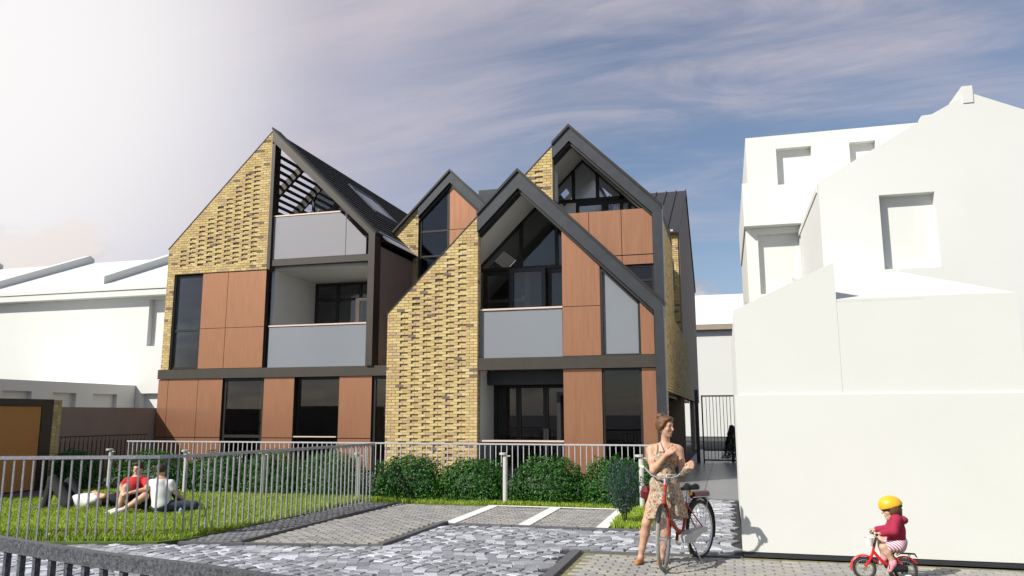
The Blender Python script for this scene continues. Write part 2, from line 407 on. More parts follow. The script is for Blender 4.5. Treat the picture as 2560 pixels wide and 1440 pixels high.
def tiles(roof, xr, zr, xe, ze, y0, y1, step=.26, side=1, holes=()):
    """overlapping tile courses on a 45 degree slope; each course one long piece with its lip proud"""
    L = math.hypot(xe-xr, ze-zr); n = int(L/step); ux, uz = (xe-xr)/L, (ze-zr)/L; nx, nz = (abs(uz), abs(ux)) if side > 0 else (-abs(uz), abs(ux))
    for i in range(n):
        s0, s1 = i*step, min(L, (i+1)*step+.03)
        p = lambda s, h: (xr+ux*s+nx*h, zr+uz*s+nz*h)
        spans = [(y0, y1)]
        for (ha, hb, ya, yb) in holes:
            mx_ = xr+ux*(s0+s1)/2
            if ha <= mx_ <= hb: spans = [(y0, ya), (yb, y1)]
        b = MB()
        for ya, yb in spans: b.prism([p(s0, .004), p(s1, .004), p(s1, .05), p(s0, .012)], ya, yb)
        b.build('tile_course', 'roof', roof)
def window(parent, x0, x1, z0, z1, Y, fw=.06, trans=(), mull=(), pane='glass', fm='dark_frame', d=.08, name='window'):
    b = MB()
    b.box(x0, x1, Y, Y+d, z0, z0+fw); b.box(x0, x1, Y, Y+d, z1-fw, z1); b.box(x0, x0+fw, Y, Y+d, z0+fw, z1-fw); b.box(x1-fw, x1, Y, Y+d, z0+fw, z1-fw)
    for t in trans: b.box(x0+fw, x1-fw, Y+.003, Y+d-.003, t-fw*.5, t+fw*.5)
    for m_ in mull: b.box(m_-fw*.5, m_+fw*.5, Y+.006, Y+d-.006, z0+fw, z1-fw)
    w = b.build(name, fm, parent)
    zs = [z0+fw]+sorted(trans)+[z1-fw]; xs = [x0+fw]+sorted(mull)+[x1-fw]
    for i in range(len(zs)-1):
        for j in range(len(xs)-1):
            bxp('pane', pane, w, xs[j]+.004, xs[j+1]-.004, Y+d*.45, Y+d*.45+.012, zs[i]+.004, zs[i+1]-.004)
    return w
def panel(parent, poly, Y, d=.03, m='copper', name='panel', gap=.008):
    cx = sum(p[0] for p in poly)/len(poly); cz = sum(p[1] for p in poly)/len(poly)
    q = [(p[0]+(gap if p[0] < cx else -gap), p[1]+(gap if p[1] < cz else -gap)) for p in poly]
    o = part(name, m, parent, lambda b: b.prism(q, Y, Y+d)); return o
def rect(x0, x1, z0, z1): return [(x0, z0), (x1, z0), (x1, z1), (x0, z1)]
def polyglaze(parent, polys, bars, Y, fw=.07):
    """glazed gable: bars = centre lines ((x,z),(x,z)); polys = panes"""
    b = MB()
    for (p, q) in bars:
        d = Vector((q[0]-p[0], q[1]-p[1])); L = d.length; d /= L; n = Vector((-d.y, d.x))*fw*.5
        b.prism([(p[0]-n.x, p[1]-n.y), (q[0]-n.x, q[1]-n.y), (q[0]+n.x, q[1]+n.y), (p[0]+n.x, p[1]+n.y)], Y, Y+.09)
    w = b.build('window', 'dark_frame', parent)
    for p in polys: part('pane', 'glass_clear', w, lambda b_: b_.prism(p, Y+.04, Y+.052))
    return w

# ================================================================== house with the wide brick gable on the left
YL = 22.0
H1 = thing('gabled_house', 'tall house at left with broad yellow brick gable, copper panels and two balconies', 'house', (-14.36, YL, 0), 'gabled houses of the terrace')
AX, AZ, EL, ER, EZ = -14.36, 11.235, -18.26, -10.50, 7.36
wall1 = part('wall', 'shade_wall', H1, lambda b: (
    b.prism([(-18.26, 3.19), (-17.96, 3.19), (-17.96, 6.42), (-14.42, 6.42), (-14.42, 11.17), (-18.26, 7.33)], YL+.10, YL+.30),
    b.box(-18.26, -18.06, YL+.30, 34, 0, 7.2), b.box(-10.70, -10.50, YL+.36, 34, 0, 7.2),
    b.prism([(-18.26, 0), (-10.5, 0), (-10.5, 7.3), (AX, 11.1), (-18.26, 7.3)], 34, 34.2)))
def pk1(i, j, cx, z):
    zz = z-.06
    return (j-(2 if i % 2 else 1)) % 3 == 0 and 6.62 < z < AZ-(AX-cx)-.62 and -17.75 < cx < -14.65
brickwork(wall1, [[(-18.26, 6.42), (-14.42, 6.42), (-14.42, AZ-.06), (-18.26, AZ-3.90)], [(-18.26, 3.19), (-17.96, 3.19), (-17.96, 6.42), (-18.26, 6.42)]], YL, -18.34, 3.19, 11.2, pk1, 300, 6.5)
part('coping', 'dark_frame', H1, lambda b: b.prism([(-18.28, 7.335), (AX-.02, 11.255), (AX-.02, 11.215), (-18.28, 7.295)][::-1], YL-.012, YL+.34))
# windows and copper panels of the first floor
window(H1, -17.94, -16.87, 3.21, 6.38, YL+.10, .07, (4.50,))
PX1 = [-16.85, -15.87, -14.42]
part('panel_backing', 'dark_frame', H1, lambda b: b.box(-16.85, -14.42, YL+.07, YL+.2, 3.19, 6.415))
for i in range(2):
    for (za, zb) in ((3.20, 4.535), (4.535, 6.41)): panel(H1, rect(PX1[i], PX1[i+1], za, zb), YL+.03)
# fascia: right slope, post and the reveal beside the brick
FO = .44
part('fascia', 'bronze_beam', H1, lambda b: (
    b.prism([(AX, AZ), (AX, AZ-FO), (ER+.22-.44, EZ+.22-FO+.22), (ER-.22, 3.19), (ER, 3.19), (ER, EZ+.015)], YL-.10, YL+.36),
    b.box(-14.42, -14.30, YL-.002, YL+.36, 6.42, AZ-.5)))
part('verge_trim', 'roof', H1, lambda b: b.prism([(AX-.02, AZ+.05), (AX-.02, AZ-.03), (ER+.02, EZ-.03), (ER+.06, EZ+.03)], YL-.14, YL+.40))
part('beam', 'bronze_beam', H1, lambda b: b.box(-18.34, -9.15, YL-.03, YL+.30, 2.88, 3.19))
part('slab_edge', 'bronze_beam', H1, lambda b: b.box(-14.30, -10.74, YL+.06, YL+.26, 6.53, 6.74))
# attic balcony
ab = part('balustrade', 'frosted_light', H1, lambda b: b.prism([(-14.28, 6.76), (-11.63, 6.76), (-11.63, 8.02), (-11.86, 8.20), (-14.28, 8.20)], YL+.10, YL+.125))
part('glass_panel', 'frosted_light', ab, lambda b: b.prism([(-11.61, 6.76), (-10.90, 6.76), (-10.90, 7.26), (-11.61, 7.98)], YL+.10, YL+.125))
bxp('handrail', 'handrail', ab, -14.29, -11.84, YL+.08, YL+.15, 8.20, 8.245)
# first floor balcony
fb = bxp('balustrade', 'frosted', H1, -14.28, -10.76, YL+.12, YL+.145, 3.20, 4.52)
bxp('handrail', 'handrail', fb, -14.29, -10.75, YL+.09, YL+.17, 4.52, 4.565)
# interior: floors, loggia walls, glazing
part('floor', 'plaster', H1, lambda b: (b.box(-18.06, -10.7, YL+.30, 34, 2.90, 3.10), b.box(-18.06, -10.7, YL+.30, 34, 6.42, 6.62), b.box(-18.06, -9.2, YL+.3, 34, -.1, .02)))
part('loggia_wall', 'plaster', H1, lambda b: (b.box(-14.42, -14.30, YL+.36, YL+3.0, 3.1, 6.42), b.box(-10.74, -10.702, YL+.36, YL+3.0, 3.1, 6.42), b.box(-18.06, -10.7, 27.5, 27.6, .02, 6.42)))
w = window(H1, -14.30, -10.74, 3.12, 6.40, YL+3.0, .09, (5.8,), (-13.4, -12.5, -11.9, -11.2), pane='glass_clear')
lf = bxp('door', 'handrail', H1, -12.45, -12.38, YL+2.55, YL+2.99, 3.14, 5.74)
window(H1, -12.38, -11.55, 3.14, 5.74, YL+2.5, .1, pane='glass_clear', fm='handrail', name='door')
# attic: slats over the terrace and a glazed gable behind
for k in range(14):
    s = .55+k*.245; x = AX-s*.7071; z = AZ-.15-s*.7071
    if x > -18.0: part('slat', 'bronze_beam', H1, lambda b: b.prism([(x-.04, z-.10), (x+.04, z-.02), (x+.01, z+.01), (x-.07, z-.07)], YL+.36, 26.0))
part('ridge_beam', 'bronze_beam', H1, lambda b: b.box(AX-.09, AX+.09, YL+.36, 34, AZ-.46, AZ-.12))
part('rafter', 'bronze_beam', H1, lambda b: b.prism([(AX, AZ-.2), (AX, AZ-.55), (-17.9, 7.30), (-17.9, 7.65)][::-1], 24.2, 24.34))
GY = 26.0
gz = lambda x: AZ-.42-abs(x-AX)
polyglaze(H1, [[(-15.1, 8.35), (-13.7, 8.35), (-13.7, gz(-13.7)-.05), (AX, gz(AX)-.1), (-15.1, gz(-15.1)-.05)], [(-13.66, 8.35), (-12.3, 8.35), (-12.3, gz(-12.3)-.05), (-13.66, gz(-13.66)-.05)], [(-15.1, 6.7), (-13.7, 6.7), (-13.7, 8.3), (-15.1, 8.3)], [(-13.66, 6.7), (-12.3, 6.7), (-12.3, 8.3), (-13.66, 8.3)], [(-16.5, 6.7), (-15.15, 6.7), (-15.15, gz(-15.15)-.05), (-16.5, gz(-16.5)-.05)], [(-12.25, 6.7), (-11.1, 6.7), (-11.1, gz(-11.1)-.05), (-12.25, gz(-12.25)-.05)]],
          [((AX, gz(AX)), (-17.6, gz(-17.6))), ((AX, gz(AX)), (-10.8, gz(-10.8))), ((-15.12, 6.65), (-15.12, gz(-15.12))), ((-13.68, 6.65), (-13.68, gz(-13.68))), ((-12.28, 6.65), (-12.28, gz(-12.28))), ((-17, 8.33), (-11, 8.33))], GY, .09)
roof1 = part('roof', 'roof', H1, lambda b: (slab(b, AX, AZ-.06, ER, EZ-.04, .30, YL+.36, 34.2, (-13.3, -12.25, 25.5, 27.5)), slab(b, AX, AZ-.06, EL, EZ-.04, .30, 26.0, 34.2, (-15.85, -15.4, 26.2, 27.0))))
tiles(roof1, AX, AZ-.06, ER, EZ-.04, YL+.40, 34.2, .26, 1, [(-13.4, -12.15, 25.4, 27.6)])
part('ceiling', 'plaster', H1, lambda b: (slab(b, AX, AZ-.37, ER+.2, EZ-.15, .02, YL+.38, 34, (-13.3, -12.25, 25.5, 27.5)), slab(b, AX, AZ-.37, EL-.2, EZ-.55, .02, 26.1, 34, (-15.85, -15.4, 26.2, 27.0))))
def skylight(roof, xa, xb, ya, yb, zf, up):
    b = MB()
    for (p, q, r, s_) in ((xa-.05, xa+.02, ya-.05, yb+.05), (xb-.02, xb+.05, ya-.05, yb+.05), (xa, xb, ya-.05, ya+.03), (xa, xb, yb-.03, yb+.05)):
        b.prism([(p, zf(p)-.2), (q, zf(q)-.2), (q, zf(q)+.12), (p, zf(p)+.12)], r, s_)
    sk = b.build('skylight', 'anthracite', roof)
    part('pane', 'glass_clear', sk, lambda c: c.prism([(xa+.02, zf(xa+.02)+.06), (xb-.02, zf(xb-.02)+.06), (xb-.02, zf(xb-.02)+.08), (xa+.02, zf(xa+.02)+.08)], ya+.03, yb-.03))
skylight(roof1, -13.3, -12.25, 25.5, 27.5, lambda x: AZ-.06-(x-AX), 1)
bxp('gutter', 'dark_frame', roof1, ER-.02, ER+.10, YL+.36, 34, EZ-.20, EZ-.10)
# ground floor
gx = [-18.34, -17.95, -16.79, -15.85]
for xa, xb in ((-18.30, -15.85), (-14.32, -13.22), (-11.65, -10.53)): bxp('panel_backing', 'dark_frame', H1, xa, xb, YL+.07, YL+.2, 0, 2.88)
for (xa, xb) in ((-18.34, -17.95), (-17.95, -16.79), (-16.79, -15.85), (-14.32, -13.22), (-11.65, -10.53)):
    panel(H1, rect(xa, xb, .98, 2.875), YL+.03); panel(H1, rect(xa, xb, .02, .97), YL+.03)
window(H1, -15.84, -14.33, .02, 2.87, YL+.10, .09, (1.02,))
window(H1, -13.21, -11.66, .02, 2.87, YL+.22, .07)
window(H1, -10.52, -9.16, .02, 2.87, YL+.10, .09)
bxp('handrail', 'handrail', H1, -13.18, -11.70, YL+.02, YL+.07, 1.00, 1.035)
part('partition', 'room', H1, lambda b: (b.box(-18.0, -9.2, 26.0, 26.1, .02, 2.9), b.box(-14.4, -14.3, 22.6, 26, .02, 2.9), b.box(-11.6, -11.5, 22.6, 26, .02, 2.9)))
pier = bxp('pier', 'mortar', H1, -14.90, -14.52, 22.75, 23.1, .02, 2.9)
pb = MB()
for i in range(35):
    for j in range(-1, 3):
        x0 = -14.90+j*.227+(i % 2)*.1135; q = clip([(x0+.006, .02+i*CO+.006), (x0+.221, .02+i*CO+.006), (x0+.221, .02+i*CO+.075), (x0+.006, .02+i*CO+.075)], rect(-14.90, -14.52, .02, 2.88))
        if len(q) >= 3: pb.prism(q, 22.735, 22.76, 'y', rnd.choices(PAL, PW)[0])
stuff(pb.build('brickwork', 'brick', pier))

# ================================================================== front gable house on the right
YR = 20.0
H2 = thing('gabled_house', 'nearest house with perforated yellow brick pier, dark gable frame and open loggia under the roof', 'house', (-5.30, YR, 0), 'gabled houses of the terrace')
BX, BZ, BEL, BER, BEZ = -5.30, 8.355, -9.129, -1.474, 4.51
wall2 = part('wall', 'shade_wall', H2, lambda b: (
    b.prism([(-9.129, 0), (-6.473, 0), (-6.473, 7.16), (-9.129, 4.505)], YR+.10, YR+.30),
    b.box(-9.12, -8.93, YR+.30, 29.4, 0, 4.4), b.prism([(-9.1, 0), (-1.5, 0), (-1.5, 4.4), (BX, 8.2), (-9.1, 4.4)], 29.2, 29.4)))
def pk2(i, j, cx, z):
    return (j-(2 if i % 2 else 1)) % 3 == 0 and z < BZ-(BX-cx)-.42 and -8.95 < cx < -6.70
brickwork(wall2, [[(-9.129, 0), (-6.473, 0), (-6.473, BZ+(-6.473-BX)-.012), (-9.129, 4.505)]], YR, -9.30, 0, 7.2, pk2, 300, 1.0)
# return of the brick pier beside the loggia
rb = MB()
for i in range(88):
    z = i*CO; off = (i % 2)*.10
    if z+CO < 7.05: rb.box(-6.478, -6.464, YR+.006, YR+.10+off, z+.006, z+CO-.006, rnd.choices(PAL, PW)[0])
stuff(rb.build('brick_return', 'brick', wall2))
part('coping', 'dark_frame', H2, lambda b: b.prism([(-9.15, 4.475), (-6.473, 7.152), (-6.473, 7.19), (-9.15, 4.515)], YR-.012, YR+.34))
FI = .46
frame2 = part('fascia', 'anthracite', H2, lambda b: b.prism([(-6.47, BZ-1.17), (BX, BZ), (BER, BEZ+.02), (BER, 0), (-1.70, 0), (-1.70, BZ-3.60-FI+.02), (BX, BZ-FI-.04), (-6.47, BZ-1.17-FI-.04)], YR-.08, YR+.34))
part('verge_trim', 'dark_frame', frame2, lambda b: b.prism([(-6.47, BZ-1.20), (BX, BZ-.03), (BER+.02, BEZ-.03), (BER+.06, BEZ+.03), (BX, BZ+.06), (-6.47, BZ-1.11)], YR-.13, YR+.40))
part('inner_lip', 'dark_frame', frame2, lambda b: b.prism([(-6.46, BZ-1.21-FI), (BX, BZ-FI-.05), (-1.72, BZ-3.58-FI), (-1.72, BZ-3.58-FI-.09), (BX, BZ-FI-.14), (-6.46, BZ-1.21-FI-.09)], YR+.02, YR+.33))
part('beam', 'bronze_beam', H2, lambda b: b.box(-6.46, -1.70, YR+.02, YR+.33, 2.87, 3.19))
bxp('downpipe', 'galv_light', H2, BER+.005, BER+.035, YR-.02, YR+.02, 0, BEZ-.1)
sl2 = lambda x: BZ-FI-.14-abs(x-BX)
for q_ in ([(-4.13, 3.19), (-3.08, 3.19), (-3.08, sl2(-3.08)), (-4.13, sl2(-4.13))], rect(-2.10, -1.70, 3.19, 4.35), rect(-4.13, -3.10, 0, 2.87), rect(-2.08, -1.70, 0, 2.87)): part('panel_backing', 'dark_frame', H2, lambda b: b.prism(q_, YR+.16, YR+.3))
panel(H2, rect(-4.13, -3.10, 3.20, 4.52), YR+.11)
panel(H2, [(-4.13, 4.52), (-3.10, 4.52), (-3.10, sl2(-3.10)+.02), (-4.13, sl2(-4.13)+.02)], YR+.11)
panel(H2, [(-2.08, 3.20), (-1.72, 3.20), (-1.72, sl2(-1.72)+.03), (-2.08, sl2(-2.08)+.03)], YR+.11)
panel(H2, rect(-4.13, -3.10, .02, 2.865), YR+.11)
panel(H2, rect(-2.08, -1.71, .02, 2.865), YR+.11)
# frosted upper window
fwn = part('window', 'dark_frame', H2, lambda b: (b.box(-3.10, -3.04, YR+.12, YR+.26, 3.19, sl2(-3.04)), b.box(-2.13, -2.08, YR+.12, YR+.26, 3.19, sl2(-2.08)), b.box(-3.04, -2.13, YR+.12, YR+.26, 3.19, 3.235), b.prism([(-3.04, sl2(-3.04)-.06), (-2.13, sl2(-2.13)-.06), (-2.13, sl2(-2.13)), (-3.04, sl2(-3.04))], YR+.12, YR+.26)))
part('pane', 'frosted', fwn, lambda b: b.prism([(-3.04, 3.235), (-2.13, 3.235), (-2.13, sl2(-2.13)-.06), (-3.04, sl2(-3.04)-.06)], YR+.19, YR+.205))
window(H2, -3.10, -2.08, .02, 2.865, YR+.14, .055)
# loggia balustrades
fb = bxp('balustrade', 'frosted', H2, -6.45, -4.14, YR+.16, YR+.185, 3.20, 4.50)
bxp('handrail', 'handrail', fb, -6.455, -4.13, YR+.12, YR+.21, 4.50, 4.545)
gb = bxp('balustrade', 'glass', H2, -6.45, -4.14, YR+.16, YR+.18, .06, .97)
bxp('handrail', 'handrail', gb, -6.455, -4.13, YR+.12, YR+.21, .97, 1.015)
part('blind_box', 'anthracite', H2, lambda b: b.box(-6.44, -4.14, YR+.9, YR+1.1, 2.50, 2.87))
part('floor', 'plaster', H2, lambda b: (b.box(-8.93, -1.75, YR+.34, 29.2, 2.95, 3.15), b.box(-8.93, -1.75, YR+.34, 29.2, -.1, .02)))
GB = 22.24
part('loggia_wall', 'plaster', H2, lambda b: (b.prism([(YR+.31, 3.15), (GB, 3.15), (GB, 6.75), (YR+.31, 6.75)], -4.13, -4.05, 'x'), b.box(-4.13, -4.05, YR+.31, 29.2, .02, 2.95), b.box(-7.6, -7.5, YR+.31, GB, 3.15, 5.6), b.box(-6.55, -6.48, YR+.31, 21.6, .02, 2.95)))
cz = lambda x: BZ-.36-abs(x-BX)
zt = PY(1300, 668, GB)[1]; m1, m2 = PY(1302, 620, GB)[0], PY(1391, 620, GB)[0]
polyglaze(H2, [[(-7.4, cz(-7.4)-.04), (m1, cz(m1)-.04), (m1, zt), (-7.4, zt)] if cz(-7.4) > zt else [(BX-(BZ-.36-zt)+.04, zt), (m1, zt), (m1, cz(m1)-.04)],
               [(m1, zt), (m2, zt), (m2, cz(m2)-.04), (BX, cz(BX)-.06), (m1, cz(m1)-.04)], [(m2, zt), (-4.1, zt), (-4.1, cz(-4.1)-.04), (m2, cz(m2)-.04)]],
          [((BX, cz(BX)), (-7.5, cz(-7.5))), ((BX, cz(BX)), (-4.1, cz(-4.1))), ((m1, zt), (m1, cz(m1))), ((m2, zt), (m2, cz(m2))), ((-7.5, zt-.03), (-4.1, zt-.03))], GB, .10)
# folding glass doors
for (xa, xb, y_) in ((-7.0, -6.1, GB-.02), (-6.08, -5.0, GB-.35), (-5.0, -4.12, GB)):
    window(H2, xa, xb, 3.16, zt-.1, y_, .11, pane='glass_clear', name='door', fm='dark_frame' if y_ != GB-.35 else 'anthracite')
for (xa, xb) in ((-6.46, -5.75), (-5.74, -4.95), (-4.94, -4.14)): window(H2, xa, xb, .03, 2.5, 21.6, .07, pane='glass', name='door')
part('ceiling', 'plaster', H2, lambda b: (slab(b, BX, BZ-.33, -9.0, BZ-.33-3.7, .02, YR+.35, 29.2, (-7.05, -6.55, 22.9, 24.4)), slab(b, BX, BZ-.33, -1.6, BZ-.33-3.7, .02, YR+.35, 29.2)))
roof2 = part('roof', 'roof', H2, lambda b: (slab(b, BX, BZ-.02, BEL-.05, BEZ-.09, .30, YR+.34, 29.4, (-7.05, -6.55, 22.9, 24.4)), slab(b, BX, BZ-.02, BER, BEZ-.0, .30, YR+.34, 20.6)))
tiles(roof2, BX, BZ-.02, BER, BEZ, YR+.36, 20.59, .26)
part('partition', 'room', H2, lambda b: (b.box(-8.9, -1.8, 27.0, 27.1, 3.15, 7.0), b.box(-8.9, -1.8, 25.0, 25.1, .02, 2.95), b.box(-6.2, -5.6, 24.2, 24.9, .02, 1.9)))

# ================================================================== tall gable behind it
YT = 20.6
H3 = thing('gabled_house', 'tall dark framed gable rising behind the nearest one, copper balcony front', 'house', (-3.97, YT, 0), 'gabled houses of the terrace')
TX, TZ, TER, TEZ, TEL = -3.97, 9.73, -1.476, 7.236, -6.47
wall3 = part('wall', 'shade_wall', H3, lambda b: (b.prism([(-5.27, 8.37), (-4.46, 7.55), (-4.46, 9.18)], YT+.10, YT+.30),))
def pk3(i, j, cx, z): return i % 2 == 0 and abs(cx+4.86) < .10 and z < 8.55
brickwork(wall3, [[(-5.29, 8.37), (-4.46, 7.52), (-4.46, 9.22), (-5.29, 8.39)]], YT, -6.56, 6.0, 9.3, pk3, 220, 7.2)
part('coping', 'dark_frame', H3, lambda b: b.prism([(-6.49, 7.185), (-4.46, 9.21), (-4.46, 9.25), (-6.49, 7.225)], YT-.012, YT+.34))
frame3 = part('fascia', 'anthracite', H3, lambda b: b.prism([(-4.46, TZ-.49), (TX, TZ), (TER, TEZ), (TER, 4.2), (-1.72, 4.2), (-1.72, TZ-2.25-.42), (TX, TZ-.43), (-4.46, TZ-.92)], YT-.06, YT+.32))
part('verge_trim', 'dark_frame', frame3, lambda b: b.prism([(-4.46, TZ-.52), (TX, TZ-.03), (TER+.02, TEZ-.05), (TER+.06, TEZ+.01), (TX, TZ+.06), (-4.46, TZ-.43)], YT-.11, YT+.4))
part('inner_lip', 'dark_frame', frame3, lambda b: b.prism([(-4.45, TZ-.93), (TX, TZ-.44), (-1.73, TZ-2.68), (-1.73, TZ-2.76), (TX, TZ-.52), (-4.45, TZ-1.01)], YT+.02, YT+.31))
bxp('downpipe', 'galv_light', H3, TER+.005, TER+.035, YT-.02, YT+.02, 4.5, TEZ-.1)
ABV = [(-5.3, 8.36), (-1.4, 4.46), (-1.4, 20), (-5.3, 20)]
part('panel_backing', 'dark_frame', H3, lambda b: b.prism(clip(rect(-4.45, -1.72, 5.68, 7.21), ABV), YT+.13, YT+.22))
pxs = [-4.45, -3.47, -2.57, -1.73]
for i in range(3):
    for za, zb in ((5.95, 7.23), (5.68, 5.94)):
        q_ = clip(rect(pxs[i]+.008, pxs[i+1]-.008, za+.008, zb-.008), ABV)
        if len(q_) >= 3: panel(H3, q_, YT+.08, gap=0)
window(H3, -2.60, -1.73, 4.4, 5.67, YT+.14, .06, (5.25,))
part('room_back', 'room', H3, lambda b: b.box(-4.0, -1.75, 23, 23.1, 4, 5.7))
TB = PXp(1455, 404, TX)[0]
tz = lambda x: TZ-.30-abs(x-TX)
zt3 = PY(1480, 496, TB)[1]; ma, mb = PY(1433, 460, TB)[0], PY(1493, 460, TB)[0]; me_ = PY(1553, 495, TB)[0]
polyglaze(H3, [[(-5.6, zt3), (ma, zt3), (ma, tz(ma)-.04), (-5.6, tz(-5.6)-.04)] if tz(-5.6) > zt3 else [(TX-(TZ-.3-zt3)+.03, zt3), (ma, zt3), (ma, tz(ma)-.04)], [(ma, zt3), (mb, zt3), (mb, tz(mb)-.04), (TX, tz(TX)-.05), (ma, tz(ma)-.04)], [(mb, zt3), (me_, zt3), (me_, tz(me_)), (mb, tz(mb)-.04)]],
          [((TX, tz(TX)), (-6.2, tz(-6.2))), ((TX, tz(TX)), (-1.7, tz(-1.7))), ((ma, zt3), (ma, tz(ma))), ((mb, zt3), (mb, tz(mb))), ((me_, zt3-1.4), (me_, tz(me_))), ((-6.2, zt3-.03), (-2.2, zt3-.03))], TB, .10)
for (xa, xb) in ((-4.19, -3.3), (-3.29, -2.5)): window(H3, xa, xb, 7.0, zt3-.1, TB+.01, .10, pane='glass_clear', name='door')
part('floor', 'plaster', H3, lambda b: b.box(-4.0, -1.75, YT+.22, 24.8, 5.75, 6.05))
part('loggia_wall', 'plaster', H3, lambda b: (b.box(-4.56, -4.47, YT+.31, 21.4, 7.75, 8.6),))
part('ceiling', 'plaster', H3, lambda b: (slab(b, TX, TZ-.28, -6.4, TZ-.28-2.43, .02, YT+.33, 29.2, (-4.92, -4.62, 23.4, 24.5)), slab(b, TX, TZ-.28, -1.55, TZ-.28-2.42, .02, YT+.33, 24.8)))
roof3 = part('roof', 'roof', H3, lambda b: (slab(b, TX, TZ-.02, TEL-.05, TEZ-.07, .24, YT+.32, 29.4, (-4.92, -4.62, 23.4, 24.5)), slab(b, TX, TZ-.02, TER, TEZ-.02, .24, YT+.32, 24.8)))
tiles(roof3, TX, TZ-.02, TER, TEZ-.02, YT+.34, 24.8, .26)
part('room_back', 'room', H3, lambda b: b.prism([(-4, 6), (-1.6, 6), (-1.6, 7.1), (TX, 9.3), (-5.2, 8.1), (-4, 7.1)], 27.5, 27.6))

# ================================================================== small gable in the valley
YS = 25.0
H4 = thing('gabled_house', 'small dark framed gable in the valley between the two brick gables', 'house', (-9.12, YS, 0), 'gabled houses of the terrace')
SX, SZ = -9.12, 10.24
wall4 = part('wall', 'shade_wall', H4, lambda b: (b.prism([(-12.2, 3.2), (-10.31, 3.2), (-10.31, 9.0), (-12.2, 7.1)], YS+.10, YS+.30), b.box(-6.5, -6.3, YS+.3, 32, 3, 7.3), b.prism([(-12, 3), (-6.4, 3), (-6.4, 7.3), (SX, 10), (-12, 7)], 32, 32.2)))
brickwork(wall4, [[(-12.0, 6.0), (-10.31, 6.0), (-10.31, 9.05), (-12.0, 7.36)]], YS, -12.1, 6.0, 9.2, lambda *a: False, 150, 7.3)
frame4 = part('fascia', 'anthracite', H4, lambda b: b.prism([(-10.31, SZ-1.19), (SX, SZ), (-6.4, SZ-2.72), (-6.4, SZ-3.15), (SX, SZ-.43), (-10.31, SZ-1.62)], YS-.08, YS+.34))
part('verge_trim', 'dark_frame', frame4, lambda b: b.prism([(-12.1, SZ-3.01), (SX, SZ-.03), (-6.3, SZ-2.85), (-6.3, SZ-2.76), (SX, SZ+.06), (-12.1, SZ-2.92)], YS-.13, YS+.4))
part('inner_lip', 'dark_frame', frame4, lambda b: b.prism([(-10.30, SZ-1.63), (SX, SZ-.44), (-6.5, SZ-3.06), (-6.5, SZ-3.15), (SX, SZ-.55), (-10.30, SZ-1.74)], YS+.02, YS+.33))
sz = lambda x: SZ-.53-abs(x-SX)
part('panel_backing', 'dark_frame', H4, lambda b: b.prism([(-9.16, 5.6), (-6.6, 5.6), (-6.6, sz(-6.6)), (-9.16, sz(-9.16))], YS+.14, YS+.28))
panel(H4, [(-9.17, 8.14), (-7.57, 8.14), (SX, sz(SX)+.02), (-9.17, sz(-9.17)+.02)], YS+.09, gap=0)
panel(H4, [(-9.17, 5.6), (-7.6, 5.6), (-7.6, 8.12), (-9.17, 8.12)], YS+.09, gap=0)
wn = part('window', 'dark_frame', H4, lambda b: (b.box(-10.32, -10.22, YS+.08, YS+.2, 5.6, 8.6), b.box(-9.25, -9.17, YS+.08, YS+.2, 5.6, 9.6), b.box(-10.22, -9.25, YS+.1, YS+.18, 8.08, 8.15), b.prism([(-10.22, sz(-10.22)-.07), (-9.25, sz(-9.25)-.07), (-9.25, sz(-9.25)), (-10.22, sz(-10.22))], YS+.08, YS+.2), b.box(-10.22, -9.25, YS+.1, YS+.18, 7.18, 7.24)))
for p in ([(-10.22, 8.15), (-9.25, 8.15), (-9.25, sz(-9.25)-.07), (-10.22, sz(-10.22)-.07)], rect(-10.22, -9.25, 7.24, 8.08), rect(-10.22, -9.25, 5.6, 7.18)):
    part('pane', 'glass', wn, lambda b: b.prism(p, YS+.13, YS+.142))
part('floor', 'plaster', H4, lambda b: b.box(-12, -6.5, YS+.3, 32, 5.5, 5.7))
part('room_back', 'plaster', H4, lambda b: b.box(-10.15, -9.3, YS+.5, YS+.6, 5.7, 7.2))
roof4 = part('roof', 'roof', H4, lambda b: (slab(b, SX, SZ-.02, -12.4, SZ-3.30, .28, YS+.34, 32.2), slab(b, SX, SZ-.02, -6.3, SZ-2.84, .28, YS+.34, 32.2)))
tiles(roof4, SX, SZ-.02, -6.3, SZ-2.84, YS+.36, 32.2, .26)
bxp('roof_hatch', 'anthracite', roof4, -8.45, -7.75, YS+1.2, YS+2.2, 9.3, 9.82)

